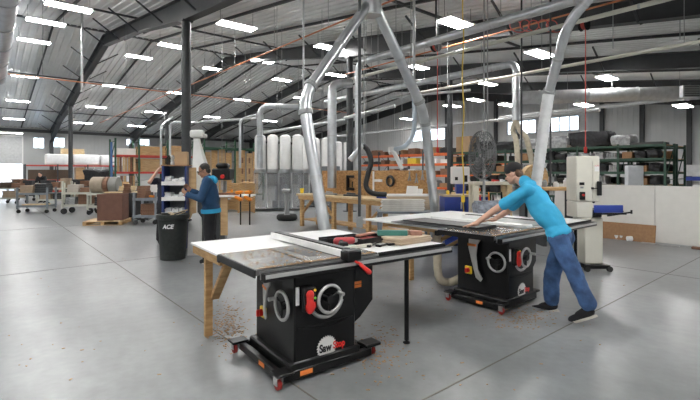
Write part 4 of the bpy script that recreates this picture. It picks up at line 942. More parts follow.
# ---------------------------------------------------------------- green racks at right
GY = 18.6
def make_green_rack(label, x0, bays, where, tarps):
    L = sum(bays); lv = [.62, 1.13, 1.62, 2.12, 2.62]; r = rack(label, (x0, GY, 0), 0, bays, 1.15, 2.66, lv, green_rack, green_rack, True, .07)
    names = ['bottom', 'second', 'third', 'fourth', 'top']
    for li, z in enumerate(lv):
        if li == 4: continue
        x = .12; k = 0; cnt = 0
        xs_up = [sum(bays[:i]) for i in range(len(bays)+1)]
        while x < L-.3 and k < 10:
            w = rnd.uniform(.34, .52)
            for u in xs_up:
                if x-.06 < u < x+w+.06: x = u+.07
            if x+w > L-.06: break
            h = rnd.uniform(.24, .37); q = loc_pt((x0, GY, 0), 0, x+w/2, .48, z-.004); kind = rnd.random()
            if kind < .55: m = lump(w*.95, .7, h, .14, k+li*7); mt = dark_tarp; nm, lab, ct = 'dark_bundle', 'dark bundle', 'bundle'
            elif kind < .8: m = MB(); m.bx(-w*.45, w*.45, -.35, .35, 0, h*.9, .01); m.bx(-w*.4, w*.4, -.30, .30, h*.9, h*.93); mt = black_plastic if kind < .7 else brown_panel; nm, lab, ct = ('black_bin', 'closed black bin', 'bin') if kind < .7 else ('brown_box', 'brown box', 'box')
            else: m = MB(); m.bx(-w*.45, w*.45, -.33, .33, 0, .05, .005); [m.bx(-w*.40+j*w*.2, -w*.40+j*w*.2+w*.14, -.3, .3, .05, h*.9, .006) for j in range(4)]; mt = grey_cloth; nm, lab, ct = 'file_bin', 'grey slotted bin', 'bin'
            tag(m.build(nm, mt, None, q, 0), '%s on %s shelf of %s, %s' % (lab, names[li], where, ORD[k]), ct, 'things on the %s shelf of %s' % (names[li], where)); x += w+.02; k += 1
    for k, (cx, w, h, mt, lab) in enumerate(tarps):
        nm = 'tarp_bundle' if h > .12 else 'flat_board'
        m = lump(w, .85, h, .16, k+x0) if h > .12 else MB().bx(-w/2, w/2, -.4, .4, 0, h, .01)
        tag(m.build(nm, mt, None, loc_pt((x0, GY, 0), 0, cx, .55, 2.616), 0), lab, 'bundle' if h > .12 else 'board')
    return r
make_green_rack('long green shelving rack right of the slanted pale hose, behind the partition', -9.1, [1.5, 1.5, 1.5], 'the right green rack', [(.55, 1.0, .50, grey_cloth, 'grey wrapped bundle on top of the right green rack, at its left end'), (1.86, 1.5, .62, dark_tarp, 'big dark tarp bundle on top of the right green rack'), (3.02, .7, .42, grey_cloth, 'pale grey bundle on top of the right green rack beside the dark tarp'), (3.85, 1.1, .09, dark_board, 'flat dark sheet on top of the right green rack at its right end')])
make_green_rack('long green shelving rack behind the pedestal fan and the man\'s head', -13.8, [1.5, 1.5, 1.5], 'the green rack behind the fan', [(1.6, .9, .5, black_cloth, 'black heap on top of the green rack just right of the fan'), (2.8, .9, .42, dark_tarp, 'dark tarp bundle on top of the green rack behind the cream hoses'), (3.9, 1.0, .46, grey_cloth, 'grey crumpled bundle on top of the green rack right of the slanted pale hose')])
GY = 20.1
make_green_rack('second green rack standing close behind the right green rack', -9.1, [1.5, 1.5, 1.5], 'the rear green rack', [])
GY = 18.6
# ---------------------------------------------------------------- orange rack far back
lv = [.5, 1.4, 2.25, 3.0]; OX, OY = -28.9, 25.6
rack('long far rack with orange beams below the back wall windows', (OX, OY, 0), 0, [2.4]*6, 1.1, 3.3, lv, frame_dark, orange_beam, True, .09, .17)
for li, z in enumerate(lv):
    for k in range(13):
        x = .6+k*1.06; w = rnd.uniform(.55, .9); h = rnd.uniform(.25, .5)
        if abs((x % 2.4)-0) < .5 or abs((x % 2.4)-2.4) < .5: x += .0
        for u in (0, 2.4, 4.8, 7.2, 9.6, 12, 14.4):
            if x-w/2-.06 < u < x+w/2+.06: w = max(.25, 2*(abs(x-u)-.08))
        mt = (dark_tarp, brown_panel, dark_tarp, white_plate, brown_wood, grey_cloth)[rnd.randrange(6)] if not (li == 2 and k == 5) else yellow
        nm = 'carton' if mt in (brown_panel, white_plate, brown_wood, yellow) else 'dark_bundle'
        m = MB().bx(-w/2, w/2, -.35, .35, 0, h, .015) if nm == 'carton' else lump(w, .7, h, .14, k+li*5)
        if nm == 'carton': m.bx(-w/2+.02, w/2-.02, -.03, .03, h, h+.004)
        col = 'yellow' if mt == yellow else 'white' if mt == white_plate else 'grey' if mt == grey_cloth else 'brown' if nm == 'carton' else 'dark'
        tag(m.build(nm, mt, None, (OX+x, OY+.5, z-.004), 0), '%s %s on the %s shelf of the far orange rack, %s' % (col, 'carton' if nm == 'carton' else 'bundle', ('bottom', 'second', 'third', 'top')[li], ORD[k]), 'carton' if nm == 'carton' else 'bundle', 'things on the far orange rack')
tag(MB().bx(-.42, .42, -.4, .4, 0, .80, .008).bx(-.41, .41, -.03, .03, .80, .804).build('carton', cardboard, None, (-13.25, GY+.55, 2.616), 0), 'large tan carton on top of the green rack, left of the fan', 'carton')
# ---------------------------------------------------------------- machines behind the partition
t = thing('electrical_cabinet', 'pale grey metal cabinet standing behind the white partition before the green rack', 'cabinet', base_at(634, 13.4), FACE-.25)
m = MB(); m.bx(-.21, .21, -.15, .15, .12, 1.80, .012); m.build('body', galv_dull if False else M('pale_grey_paint', (.52, .54, .56), .45), t); m = MB(); m.bx(-.19, .19, -.165, -.152, .2, 1.77, .006); d = m.build('door', M('pale_grey_paint', (.5, .5, .5)), t); m = MB(); m.bx(.13, .155, -.185, -.166, 1.0, 1.2, .004); m.build('handle', black_plastic, d); m = MB(); m.bx(-.2, .2, -.14, .14, 0, .119); m.build('plinth', frame_dark, t)
t = thing('panel_saw', 'blue beamed machine with white panels at the far right edge', 'machine', base_at(720, 14.5)+V((1.3, 0, 0)), 0)
m = MB(); m.bx(-2.2, 2.2, -.10, .10, 1.30, 1.44, .01); m.build('beam', blue_machine, t)
m = MB(); m.bx(-2.2, 2.2, -.05, .05, 1.46, 1.85, .01); m.build('white_panel', M('panel_grey_white', (.6, .6, .6), .5), t)
m = MB(); m.bx(-2.0, 2.0, -.2, .2, .85, 1.16, .01); m.build('bed', white_paint, t)
for x in (-1.7, 1.7): m = MB(); m.bx(x-.1, x+.1, -.2, .2, 0, .845); m.bx(x-.06, x+.06, -.06, .06, 1.165, 1.295); m.build('leg', frame_dark, t)
m = MB(); m.bx(-1.2, -.2, -.215, -.203, .95, 1.05, .003); m.build('red_plate', red, t)

# ---------------------------------------------------------------- pedestal fan
fb = base_at(484, 8.15); fan = thing('pedestal_fan', 'large grey pedestal fan standing left of the man\'s cap', 'fan', fb, YAW-R(76)); cz = 1.92; RR = .45
m = MB(); m.lathe([(.30, 0), (.30, .02), (.08, .06), (.03, .08)], n=28); m.build('base', frame_dark, fan)
m = MB(); m.cyl((0, 0, .07), (0, 0, cz-.12), .026, n=12); m.bx(-.04, .04, -.02, .05, cz-.13, cz-.05, .006); m.build('pole', mach_grey, fan)
m = MB(); m.lathe([(.02, -.02), (.09, -.015), (.10, .10), (.06, .17), (.001, .175)], (0, 0, 0), 18, 'y'); m.xf(Matrix.Translation((0, .02, cz))); m.build('motor', frame_dark, fan)
gm = M('fan_wire', (.16, .165, .17), .4, .6); g = MB()
for side in (-1, 1):
    for k in range(7): rr = RR*(k+1)/7; g.torus((0, side*(.09-.06*(rr/RR)**2)-.05, cz), rr, .0045, 'y', 36, 5)
    for k in range(40):
        a = 2*PI*k/40; pts = [(q*RR*math.cos(a), side*(.09-.06*q*q)-.05, cz+q*RR*math.sin(a)) for q in (.12, .4, .7, 1.0)]; g.tube(pts, .0032, 5)
g.torus((0, -.05, cz), RR+.004, .012, 'y', 40, 8); g.build('guard', gm, fan)
for k in range(3):
    m = MB(); a = k*2*PI/3; ring0 = []; ring1 = []
    for i in range(7):
        r_ = .08+(RR-.13)*i/6; w_ = .10+.10*math.sin(PI*min(1, i/6*.9)); ring0.append(V((r_, -.05-.03, -w_/2))); ring1.append(V((r_, -.05+.03, w_/2)))
    up = ring0+list(reversed(ring1)); n = len(up); m.add([p+V((0, .003, 0)) for p in up]+[p-V((0, .003, 0)) for p in up], [tuple(range(n)), tuple(reversed(range(n, 2*n)))]+[(i, i+n, (i+1) % n+n, (i+1) % n) for i in range(n)])
    m.xf(Matrix.Translation((0, 0, cz)) @ Matrix.Rotation(a, 4, 'Y')); m.build('blade', M('fan_blade', (.06, .062, .065), .45), fan)

# ---------------------------------------------------------------- blue cabinets and tool shelf behind the far saw
for k, (px, w, d, lab) in enumerate(((451, .40, 9.4, 'royal blue steel cabinet left of the yellow drop cord'), (473, .50, 9.4, 'royal blue steel cabinet with a dark square opening right of the yellow drop cord'))):
    t = thing('blue_cabinet', lab, 'cabinet', base_at(px, d+.28), FACE); h = 1.06
    m = MB(); m.bx(-w/2, w/2, -.28, .28, .03, h, .012); m.build('body', blue_machine, t)
    m = MB(); m.bx(-w/2-.015, w/2+.015, -.29, .29, h+.001, h+.045, .006); m.build('worktop', mdf, t)
    if k: m = MB(); m.bx(-.06, .06, -.286, -.2805, .62, .78); m.build('opening', black_plastic, t)
    m = MB(); m.bx(w/2-.06, w/2-.035, -.30, -.281, .80, .95, .004); m.build('handle', steel, t)
    m = MB(); m.bx(-w/2+.02, w/2-.02, -.25, .25, 0, .029); m.build('plinth', frame_dark, t)
t = thing('control_box', 'white control box with dark display on a blue stand above the blue cabinets', 'control box', base_at(460, 10.6), FACE)
m = MB(); m.bx(-.21, .21, -.11, .11, 1.31, 1.73, .015); b = m.build('housing', white_paint, t); m = MB(); m.bx(-.15, -.08, -.118, -.111, 1.40, 1.48); m.build('dial', black_plastic, b); m = MB(); m.bx(.05, .15, -.118, -.111, 1.36, 1.52); m.build('display', black_plastic, b)
m = MB(); m.bx(-.11, .11, -.10, .10, .3, 1.305, .01); m.bx(-.2, .2, -.2, .2, 0, .30, .01); m.build('stand', blue_machine, t)
for k, (dx, mt, lab) in enumerate(((-.07, yellow, 'small yellow jar on the left blue cabinet'), (.05, pine_pale, 'pale block on the left blue cabinet'),)):
    p = base_at(451, 9.6)+RGT*dx; m = MB(); m.lathe([(.03, 0), (.035, .02), (.035, .07), (.02, .09), (.0001, .09)], n=14) if k == 0 else m.bx(-.04, .04, -.05, .05, 0, .05, .005); tag(m.build('jar' if k == 0 else 'block', mt, None, (p.x, p.y, 1.106), FACE), lab, 'jar' if k == 0 else 'block')
for k, (dx, mt, lab) in enumerate(((-.11, yellow, 'yellow jar on the right blue cabinet'), (.0, red, 'red jar on the right blue cabinet'), (.11, pine_pale, 'pale jar on the right blue cabinet'))):
    p = base_at(473, 9.6)+RGT*dx; m = MB(); m.lathe([(.03, 0), (.035, .02), (.035, .06), (.02, .08), (.0001, .08)], n=14); tag(m.build('jar', mt, None, (p.x, p.y, 1.106), FACE), lab, 'jar')
cream_b = M('cream_board', (.62, .58, .47), .6)
t = thing('tool_shelf', 'cream open tool shelf with red and dark tools below the pedestal fan', 'shelf', base_at(490, 9.0), FACE)
m = MB(); m.bx(-.40, .40, -.22, .22, 1.335, 1.40, .006); m.build('top', cream_b, t)
for s in (-1, 1): m = MB(); m.bx(s*.34-.05, s*.34+.05, -.2, -.1, 0, 1.334, .004); m.bx(s*.34-.05, s*.34+.05, .1, .2, 0, 1.334, .004); m.build('post', cream_b if s < 0 else pine_pale, t)
for z in (.55, .95): m = MB(); m.bx(-.28, .28, -.2, .2, z-.02, z, .003); m.build('shelf_board', ply, t)
tp = V(t.location)
for z, nn, wh in ((.951, 6, 'upper'), (.551, 5, 'lower')):
    for k in range(nn):
        p = tp+Matrix.Rotation(FACE, 3, 'Z') @ V((-.22+.44*k/(nn-1), -.07, z)); mt, cn = ((red, 'red'), (black_plastic, 'black'), (steel, 'steel'), (black_plastic, 'black'), (orange, 'orange'), (grey_paint, 'grey'))[(k*5+nn) % 6]
        m = MB(); m.cap((0, 0, .036), (0, .07, .036), .034, .03, 10); m.cap((0, 0, .07), (0, .02, .17+.03*(k % 3)), .02, .014, 10); tag(m.build('hand_tool', mt, None, p, FACE), '%s hand tool on the %s board of the cream tool shelf, %s' % (cn, wh, ORD[k]), 'tool', 'tools on the cream tool shelf')
for k, (dx, mt, lab) in enumerate(((-.12, grey_paint, 'grey clamp lying on top of the cream tool shelf'), (.12, red, 'red handled tool lying on top of the cream tool shelf'), (.27, white_plate, 'white block on top of the cream tool shelf'))):
    p = tp+RGT*dx; m = MB(); m.cap((-.07, 0, .022), (.07, 0, .022), .02, .015, 10); m.bx(-.09, -.06, -.03, .03, 0, .05, .004); tag(m.build('hand_tool', mt, None, (p.x, p.y, 1.402), FACE+.4*k), lab, 'tool')
m = lump(.55, .4, .32, .1, 4); tag(m.build('cloth_heap', M('denim_heap', (.22, .24, .28), .9, 0, .5, 14), None, base_at(490, 7.7)+V((0, 0, .77)), FACE), 'rumpled grey blue cloth behind the leaning man\'s arms', 'cloth')
t = thing('stool', 'low dark stand under the rumpled grey cloth behind the far saw', 'stand', base_at(490, 7.7), FACE); m = MB(); m.bx(-.3, .3, -.25, .25, .72, .765, .006); m.build('top', mdf, t)
for sx in (-1, 1):
    for sy in (-1, 1): m = MB(); m.bx(sx*.26-.02, sx*.26+.02, sy*.2-.02, sy*.2+.02, 0, .719); m.build('leg', frame_dark, t)
# wooden bench and plywood hood right of the fan
t = thing('workbench', 'brown topped bench with dark legs between the man\'s back and the band saw', 'bench', base_at(556, 9.6), FACE)
m = MB(); m.bx(-.42, .42, -.3, .3, 1.20, 1.27, .006); m.build('top', pine, t)
for sx in (-1, 1): m = MB(); m.bx(sx*.36-.04, sx*.36+.04, -.26, .26, 0, 1.199); m.build('leg', frame_dark, t)
m = MB(); m.bx(-.31, .31, -.2, .2, .4, .43); m.build('shelf_board', brown_wood, t)
tp = V(t.location)
for k, (dx, h, mt, lab) in enumerate(((-.25, .16, mach_grey, 'grey tool standing on the brown topped bench, left'), (.0, .12, white_plate, 'white box on the brown topped bench, middle'), (.22, .2, white_plate, 'white canister on the brown topped bench, right'))):
    p = tp+RGT*dx; m = MB(); m.lathe([(.05, 0), (.055, .01), (.055, h*.7), (.03, h*.85), (.03, h), (.0001, h)], n=14); tag(m.build('canister', mt, None, (p.x, p.y, 1.272), FACE), lab, 'canister')
t = thing('plywood_hood', 'tan plywood hood on a stand under the cream hoses behind the man\'s cap', 'hood', base_at(534, 10.2), FACE)
pl = [(-.28, 1.3), (.28, 1.3), (.28, 1.5)]+[(.28*math.cos(a)*1.0, 1.5+.28*math.sin(a)) for a in [k*PI/8 for k in range(9)]][1:]
m = MB(); m.prism(pl, -.12, .12); m.build('hood_body', ply, t); m = MB(); m.torus((0, -.125, 1.52), .13, .02, 'y', 24, 8); m.build('port_ring', pine_pale, t)
m = MB(); m.bx(-.3, .3, -.2, .2, 1.22, 1.295); [m.bx(s*.25-.03, s*.25+.03, -.17, .17, 0, 1.22) for s in (-1, 1)]; m.build('stand', frame_dark, t)

# ---------------------------------------------------------------- pine benches with OSB back
BY0 = 7.1; bx0 = on_Y(296, 200, BY0).x; bx1 = on_Y(413, 200, BY0).x
def bench(label, x0, x1, y0, y1, Z):
    cx = (x0+x1)/2; t = thing('workbench', label, 'bench', (cx, y0, 0), 0); a, b, D = x0-cx, x1-cx, y1-y0
    m = MB(); m.bx(a, b, 0, D, Z-.05, Z, .005); m.build('top', pine_pale, t)
    m = MB(); m.bx(a+.05, b-.05, .05, .09, Z-.16, Z-.051); m.bx(a+.05, b-.05, D-.09, D-.05, Z-.16, Z-.051); m.build('apron', pine, t)
    xs = [a+.12, a+(b-a)*.36, a+(b-a)*.66, b-.12]
    for x in xs:
        for y in (.09, D-.18): m = MB(); m.bx(x-.055, x+.055, y, y+.09, 0, Z-.051, .004); m.build('leg', pine, t)
    m = MB(); m.bx(a+.1, b-.1, .185, D-.185, .18, .22); m.build('lower_shelf', pine, t)
    for s, x in ((1, xs[0]), (-1, xs[1]), (1, xs[2])): m = MB(); m.bar((x+s*.06, .13, Z-.55), (x+s*.55, .13, Z-.14), .04, .08, (0, 1, 0)); m.build('brace', pine, t)
    return t
tb = bench('long pine workbench with an OSB back board behind the near slanted duct', bx0, bx1, BY0, BY0+.85, .96)
ox0, ox1 = on_Y(322, 180, BY0+.87).x, on_Y(428, 180, BY0+.87).x; m = MB(); m.bx(ox0, ox1, BY0+.865, BY0+.89, .90, 1.64, .002); o = m.build('back_board', osb, tb, world=True); o['label'] = 'OSB back board'
def on_board(px, py): return on_Y(px, py, BY0+.862)
def hung(name, label, cat, px, py, mb, mat, rot=0): p = on_board(px, py); return tag(mb.build(name, mat, None, (p.x, p.y, p.z), 0), label, cat)
m = MB(); m.torus((0, -.03, 0), .13, .022, 'y', 22, 8); m.torus((.01, -.055, -.01), .11, .02, 'y', 22, 8); hung('coiled_hose', 'coiled black hose hung on the OSB board right of the white square', 'hose', 391, 181, m, hose_black)
for px, py, lab in ((410, 176, 'left grey pliers hung on the OSB board'), (417, 178, 'middle grey pliers hung on the OSB board'), (423, 175, 'grey snips hung on the OSB board at its right end')):
    m = MB(); m.bar((-.04, -.02, -.12), (.0, -.02, .03), .02, .02); m.bar((.04, -.02, -.12), (0, -.02, .03), .02, .02); m.ell((0, -.02, .07), (.025, .012, .05)); hung('pliers', lab, 'pliers', px, py, m, mach_grey)
m = MB(); m.bx(-.03, .03, -.03, -.01, -.26, .26, .004); m.bx(.03, .33, -.03, -.01, -.02, .05, .004); hung('square', 'white L-shaped square hung on the OSB board', 'square', 374, 181, m, white_plate)
m = MB(); m.bx(-.035, .035, -.08, -.01, -.22, .22, .006); m.bx(.035, .26, -.07, -.02, .15, .22, .006); m.bx(.035, .26, -.07, -.02, -.20, -.13, .006); m.cyl((.2, -.045, -.12), (.2, -.045, .05), .018, n=10); hung('bar_clamp', 'black C-shaped bar clamp hung low on the OSB board', 'clamp', 349, 183, m, black_metal)
m = MB(); m.bx(-.06, .06, -.10, -.01, -.10, .02, .01); m.cap((0, -.05, .02), (0, -.05, .14), .035, .03); hung('caulking_gun', 'red tool hung at the left end of the OSB board', 'tool', 334, 179, m, red)
for k, (px, w, h, lab) in enumerate(((414, .34, .30, 'white sheet leaning against the OSB board right of the coiled hose'), (421, .22, .24, 'small white sheet leaning at the right end of the OSB board'))):
    p = on_board(px, 190); m = MB(); m.box((0, -.055, h/2+.004), (w, .012, h), (R(-12), 0, 0)); tag(m.build('white_sheet', white_lam, None, (p.x, p.y-.03, .962), 0), lab, 'sheet')
p = on_Y(302, 190, BY0+.3); m = MB(); m.lathe([(.05, 0), (.065, .14), (.06, .142), (.045, .01), (.0001, .01)], n=16); tag(m.build('yellow_cup', yellow, None, (p.x, p.y, .961), 0), 'yellow cup at the left end of the pine workbench', 'cup')
for k, (px, L, mt, lab) in enumerate(((330, .5, mach_grey, 'grey steel tool lying on the pine workbench behind the near duct'), (352, .5, dark_board, 'dark board lying on the pine workbench by the power pole'), (383, .30, blue_machine, 'small blue tool on the pine workbench under the black hose'))):
    p = on_Y(px, 194, BY0+.35); m = MB(); m.bx(-L/2, L/2, -.07, .07, .001, .05, .01); m.cap((-L*.3, .0, .07), (L*.2, 0, .07), .03, .02, 8); tag(m.build('bench_tool', mt, None, (p.x, p.y, .961), .2*k), lab, 'tool')
t = thing('switch_cabinet', 'grey electrical box on a post behind the left end of the OSB board', 'cabinet', base_at(331, 13.6), FACE); m = MB(); m.bx(-.28, .28, -.12, .12, 1.28, 1.78, .012); m.build('box', grey_paint, t); m = MB(); m.bx(-.05, .05, -.04, .06, 0, 1.279); m.bx(-.2, .2, -.2, .2, 0, .02); m.build('post', grey_paint, t); m = MB(); m.bx(.1, .2, -.14, -.121, 1.45, 1.6); m.build('switch_plate', black_plastic, t)
# black vacuum hose with grey nozzle
t = thing('vacuum_hose', 'thick black hose with silver nozzle looping over the pine workbench', 'hose', base_at(368, 9.3)); q = lambda x, y, dd=9.3: at(x, y, dd)
m = MB(); m.tube(smooth_path([q(363, 145), q(368, 151), q(371, 162), q(368, 174), q(366, 186), q(372, 193), q(386, 194.5, 9.4)], 8), .055, 12); m.build('hose', hose_black, t, world=True)
m = MB(); m.cyl(q(364, 144), q(350, 160, 9.2), .045, .060, 14); m.build('nozzle', galv, t, world=True)
m = MB(); a = q(364, 144); m.cyl(a, V((a.x, a.y, zc(a.x)-.05)), .012, n=8); m.build('hanger', mach_grey, t, world=True)
# cart with stacked boards left of the second duct leg
cb = base_at(404, 8.9); t = thing('board_cart', 'grey steel cart carrying stacked pale boards left of the second duct leg', 'cart', cb, FACE)
m = MB(); m.bx(-.55, .55, -.35, .35, .78, .82, .004); m.build('deck', grey_paint, t)
for sx in (-1, 1):
    for sy in (-1, 1): m = MB(); m.bx(sx*.5-.025, sx*.5+.025, sy*.3-.025, sy*.3+.025, .10, .779); m.build('leg', grey_paint, t); m = MB(); m.lathe([(.01, -.015), (.05, -.015), (.05, .015), (.01, .015)], (sx*.5, sy*.3, .051), 16, 'x'); m.build('caster', dark_rubber, t)
for k in range(6):
    p = loc_pt(cb, FACE, -.06+.02*(k % 2), -.16, .822+k*.038); m = MB(); m.bx(-.42, .42, -.15, .15, 0, .036, .003); tag(m.build('pale_board', (grey_cloth, M('grey_white_board', (.60, .58, .54), .6))[k % 2] if False else M('grey_white_board', (.60, .58, .54), .6), None, p, FACE+.02*(k % 3-1)), 'pale grey board in the front stack on the grey cart, %s up' % ('first', 'second', 'third', 'fourth', 'fifth', 'sixth')[k], 'board', 'pale boards on the grey cart')
for k in range(8):
    p = loc_pt(cb, FACE, .10+.015*(k % 2), .17, .822+k*.040); m = MB(); m.bx(-.44, .44, -.14, .14, 0, .038, .003); tag(m.build('brown_board', mdf if k < 7 else white_lam, None, p, FACE), '%s board in the rear stack on the grey cart, %s up' % ('tan' if k < 7 else 'white topmost', ('first', 'second', 'third', 'fourth', 'fifth', 'sixth', 'seventh', 'eighth')[k]), 'board', 'tan boards on the grey cart')

# ---------------------------------------------------------------- bag dust collectors
def collector(label, loc, rot, nb):
    t = thing('dust_collector', label, 'dust collector', loc, rot); w = .45; q = .70
    for i in range(nb):
        x = (i-(nb-1)/2)*w
        m = MB(); m.lathe([(.0001, 1.55), (.27*q, 1.56), (.285*q, 1.62), (.285*q, 2.72), (.25*q, 2.82), (.12*q, 2.88), (.0001, 2.885)], (x, 0, 0), 24); m.build('filter_bag', bag_white, t)
        m = MB(); m.lathe([(.295*q, 1.42), (.30*q, 1.43), (.30*q, 1.545), (.295*q, 1.548), (.0001, 1.548)], (x, 0, 0), 24); m.build('ring', galv, t)
        m = MB(); m.lathe([(.0001, .10), (.24*q, .12), (.285*q, .4), (.285*q, 1.415), (.0001, 1.418)], (x, 0, 0), 24); m.build('collection_bag', clear_bag, t)
        for sx in (-1, 1): m = MB(); m.cyl((x+sx*.215, -.05, .05), (x+sx*.215, -.05, 1.5), .014, n=8); m.build('frame_post', galv_dull, t)
    t.scale = (1.16, 1.16, 1.10)
    m = MB(); m.bx(-nb*w/2, nb*w/2, -.34, .34, .03, .07, .005); m.build('base', frame_dark, t)
    m = MB(); m.cyl((0, .62, .35), (0, .62, .95), .26, n=20); m.cyl((0, .62, .95), (0, .62, 1.25), .13, n=16); m.bx(-.3, .3, .35, .9, .03, .34); m.bx(-.08, .08, .30, .6, 1.05, 1.2); m.build('blower', grey_paint, t)
    return t
collector('white bag dust collector at the left of the row behind the tire-based stand', base_at(279, 18.2), FACE, 4)
collector('white bag dust collector right behind the near slanted duct', base_at(315, 19.9), FACE, 3)
collector('white bag dust collector farthest back beside the near slanted duct, right', base_at(343, 22.5), FACE, 2)
# stand on a black tire base
t = thing('roller_stand', 'grey post on a round black tire base left of the pine workbench', 'stand', floor_at(287, 220), 0)
m = MB(); m.lathe([(.12, .02), (.20, 0), (.30, .0), (.345, .06), (.345, .13), (.30, .19), (.18, .19), (.12, .16)], n=30); m.build('tire', dark_rubber, t)
m = MB(); m.lathe([(.0001, .03), (.118, .03), (.118, .15), (.09, .2), (.075, .21), (.075, .86), (.10, .88), (.10, .93), (.0001, .93)], n=20); m.build('post', mach_grey, t)
m = MB(); m.cyl((-.22, 0, .985), (.22, 0, .985), .052, n=16); m.bx(-.26, -.23, -.05, .05, .90, 1.02); m.bx(.23, .26, -.05, .05, .90, 1.02); m.bx(-.26, .26, -.05, .05, .895, .931); m.build('head', steel, t)

# ---------------------------------------------------------------- curved plywood stacks
def curved(w=.66, d=.6, h=.085, th=.038):
    m = MB(); n = 10; up = []; lo = []
    for k in range(n+1): x = -w/2+w*k/n; z = h*(1-(2*x/w)**2); up.append((x, z+th)); lo.append((x, z))
    m.prism(lo+list(reversed(up)), -d/2, d/2); return m
for si, (px, dd, nn, lab) in enumerate(((232, 17.9, 16, 'left'), (246.5, 17.2, 17, 'right'))):
    b = base_at(px, dd); proto = None
    for k in range(nn):
        if proto is None: proto = curved().build('curved_panel', pine, None, (b.x, b.y, 0), FACE+.2); o = proto
        else: o = proto.copy(); C.objects.link(o)
        o.location = (b.x+rnd.uniform(-.01, .01), b.y, k*.068); tag(o, 'curved plywood panel in the %s of two stacks beyond the man in navy' % lab, 'panel', 'curved plywood panels, %s stack' % lab)

# ---------------------------------------------------------------- assembly bench of the man in navy
ab = base_at(222, 8.75); AR = FACE; t = thing('assembly_bench', 'long white-topped assembly bench beside the man in navy', 'bench', ab, AR); Z = 1.14
m = MB(); m.bx(-.46, .62, -.22, .30, Z-.035, Z, .004); m.build('top', white_lam, t)
for x in (-.40, -.05): m = MB(); m.bx(x-.04, x+.04, -.16, .24, 0, Z-.036, .004); m.build('leg', brown_wood if x > 0 else frame_dark, t)
m = MB(); m.bx(.02, .16, -.17, -.15, .35, Z-.04, .002); m.build('side_panel', ply, t)
for k, (dx, lab) in enumerate(((.44, 'left orange bar clamp hanging from the assembly bench end'), (.62, 'right orange bar clamp hanging from the assembly bench end'))):
    p = loc_pt(ab, AR, dx, -.265, 0); c = thing('bar_clamp', lab, 'clamp', V((p.x, p.y, Z+.05)), AR)
    m = MB(); m.bx(-.012, .012, -.012, .012, -.62, .06, .002); m.build('bar', black_metal, c)
    m = MB(); m.bx(-.022, .022, -.03, .16, .0, .04, .006); m.cap((-.0, -.04, .02), (-.07, -.04, .01), .04, .03, 10); m.build('fixed_jaw', orange, c)
    m = MB(); m.bx(-.026, .026, -.04, .13, -.155, -.11, .006); m.cap((0, -.04, -.12), (-.08, -.05, -.08), .04, .03, 10); m.build('sliding_jaw', orange, c)
m = MB(); m.bx(-.07, .07, -.05, .05, 0, .16, .01); tag(m.build('blue_box', blue_machine, None, loc_pt(ab, AR, .27, -.05, 0), AR), 'small blue box on the floor beneath the assembly bench', 'box')
p = loc_pt(ab, AR, -.05, -.05, Z+.001); m = MB(); m.bx(-.4, .4, -.05, .05, 0, .045, .004); tag(m.build('dark_board', brown_wood, None, p, AR), 'dark brown board lying on the assembly bench before the man in navy', 'board')
for k, dx in enumerate((-.38, .10)):
    p = loc_pt(ab, AR, dx, .15, Z+.001); m = MB(); m.cap((-.05, 0, .03), (.08, 0, .03), .028, .02, 10); m.bx(.05, .09, -.02, .02, 0, .1, .005); tag(m.build('clamp', orange, None, p, AR+k), ('orange clamp lying on the assembly bench left of the man in navy', 'orange clamp lying on the assembly bench right of the man in navy')[k], 'clamp')
# tiered rack of white trays, left of the man in navy
tr = base_at(177, 9.0); t = thing('tray_rack', 'tiered rack of white trays with blue sides behind the trash can', 'rack', tr, FACE+.15)
for x in (-.22, .22):
    m = MB(); m.bx(x-.02, x+.02, -.24, .24, .05, 1.72, .004); m.build('side_panel', M('navy_panel', (.02, .04, .16), .5), t)
tiers = [(.42, 'lowest'), (.74, 'second'), (1.05, 'third'), (1.36, 'top')]
for z, nm in tiers:
    m = MB(); m.bx(-.198, .198, -.30, .22, z-.025, z, .003); m.bx(-.225, .225, -.312, -.301, z-.025, z+.05, .002); m.build('tray', white_paint, t)
    for k in range(3):
        p = loc_pt(tr, FACE+.15, -.135+.135*k, -.05, z+.001); h = .09+.07*rnd.random(); m = lump(.125, .26, h, .2, k+z*9); tag(m.build('paper_bundle', white_wrap, None, p, FACE+.15), 'white crumpled paper on the %s tray behind the trash can, %s' % (nm, ORD[k]), 'paper', 'paper bundles on the tray rack')
m = MB(); m.bx(-.198, .198, .222, .24, .06, 1.72); m.build('back_panel', grey_paint, t); m = MB(); m.bx(-.25, .25, -.26, .26, 1.722, 1.745, .003); m.build('top', brown_panel, t)
m = MB(); [m.cyl((sx*.19, sy*.2, .0), (sx*.19, sy*.2, .05), .03, n=12) for sx in (-1, 1) for sy in (-1, 1)]; m.build('feet', dark_rubber, t)
p = loc_pt(tr, FACE, .10, .0, 1.746); m = MB(); m.bx(-.12, .12, -.11, .11, 0, .27, .004); m.bx(-.11, .11, -.004, .004, .27, .273); tag(m.build('carton', cardboard, None, p, FACE+.2), 'small brown carton on top of the tray rack beside the column', 'carton')
for k, (dx, mt, lab) in enumerate(((-.17, hair2, 'dark tool standing on top of the tray rack, left'), (-.09, mach_grey, 'grey tool standing on top of the tray rack, middle'))):
    p = loc_pt(tr, FACE, dx, 0, 1.746); m = MB(); m.lathe([(.04, 0), (.05, .03), (.03, .1), (.045, .16), (.02, .2), (.0001, .2)], n=12); tag(m.build('hand_tool', mt, None, p, 0), lab, 'tool')
m = MB(); m.bx(-.075, .075, -.012, .012, 0, .90, .003); tag(m.build('tan_panel', ply, None, base_at(193.5, 8.75)+V((0, 0, .95)) if False else loc_pt(tr, FACE, .34, -.05, .0), FACE), 'tall tan board standing upright right of the tray rack', 'board')
C.objects[-1].scale = (1, 1, 1.88)
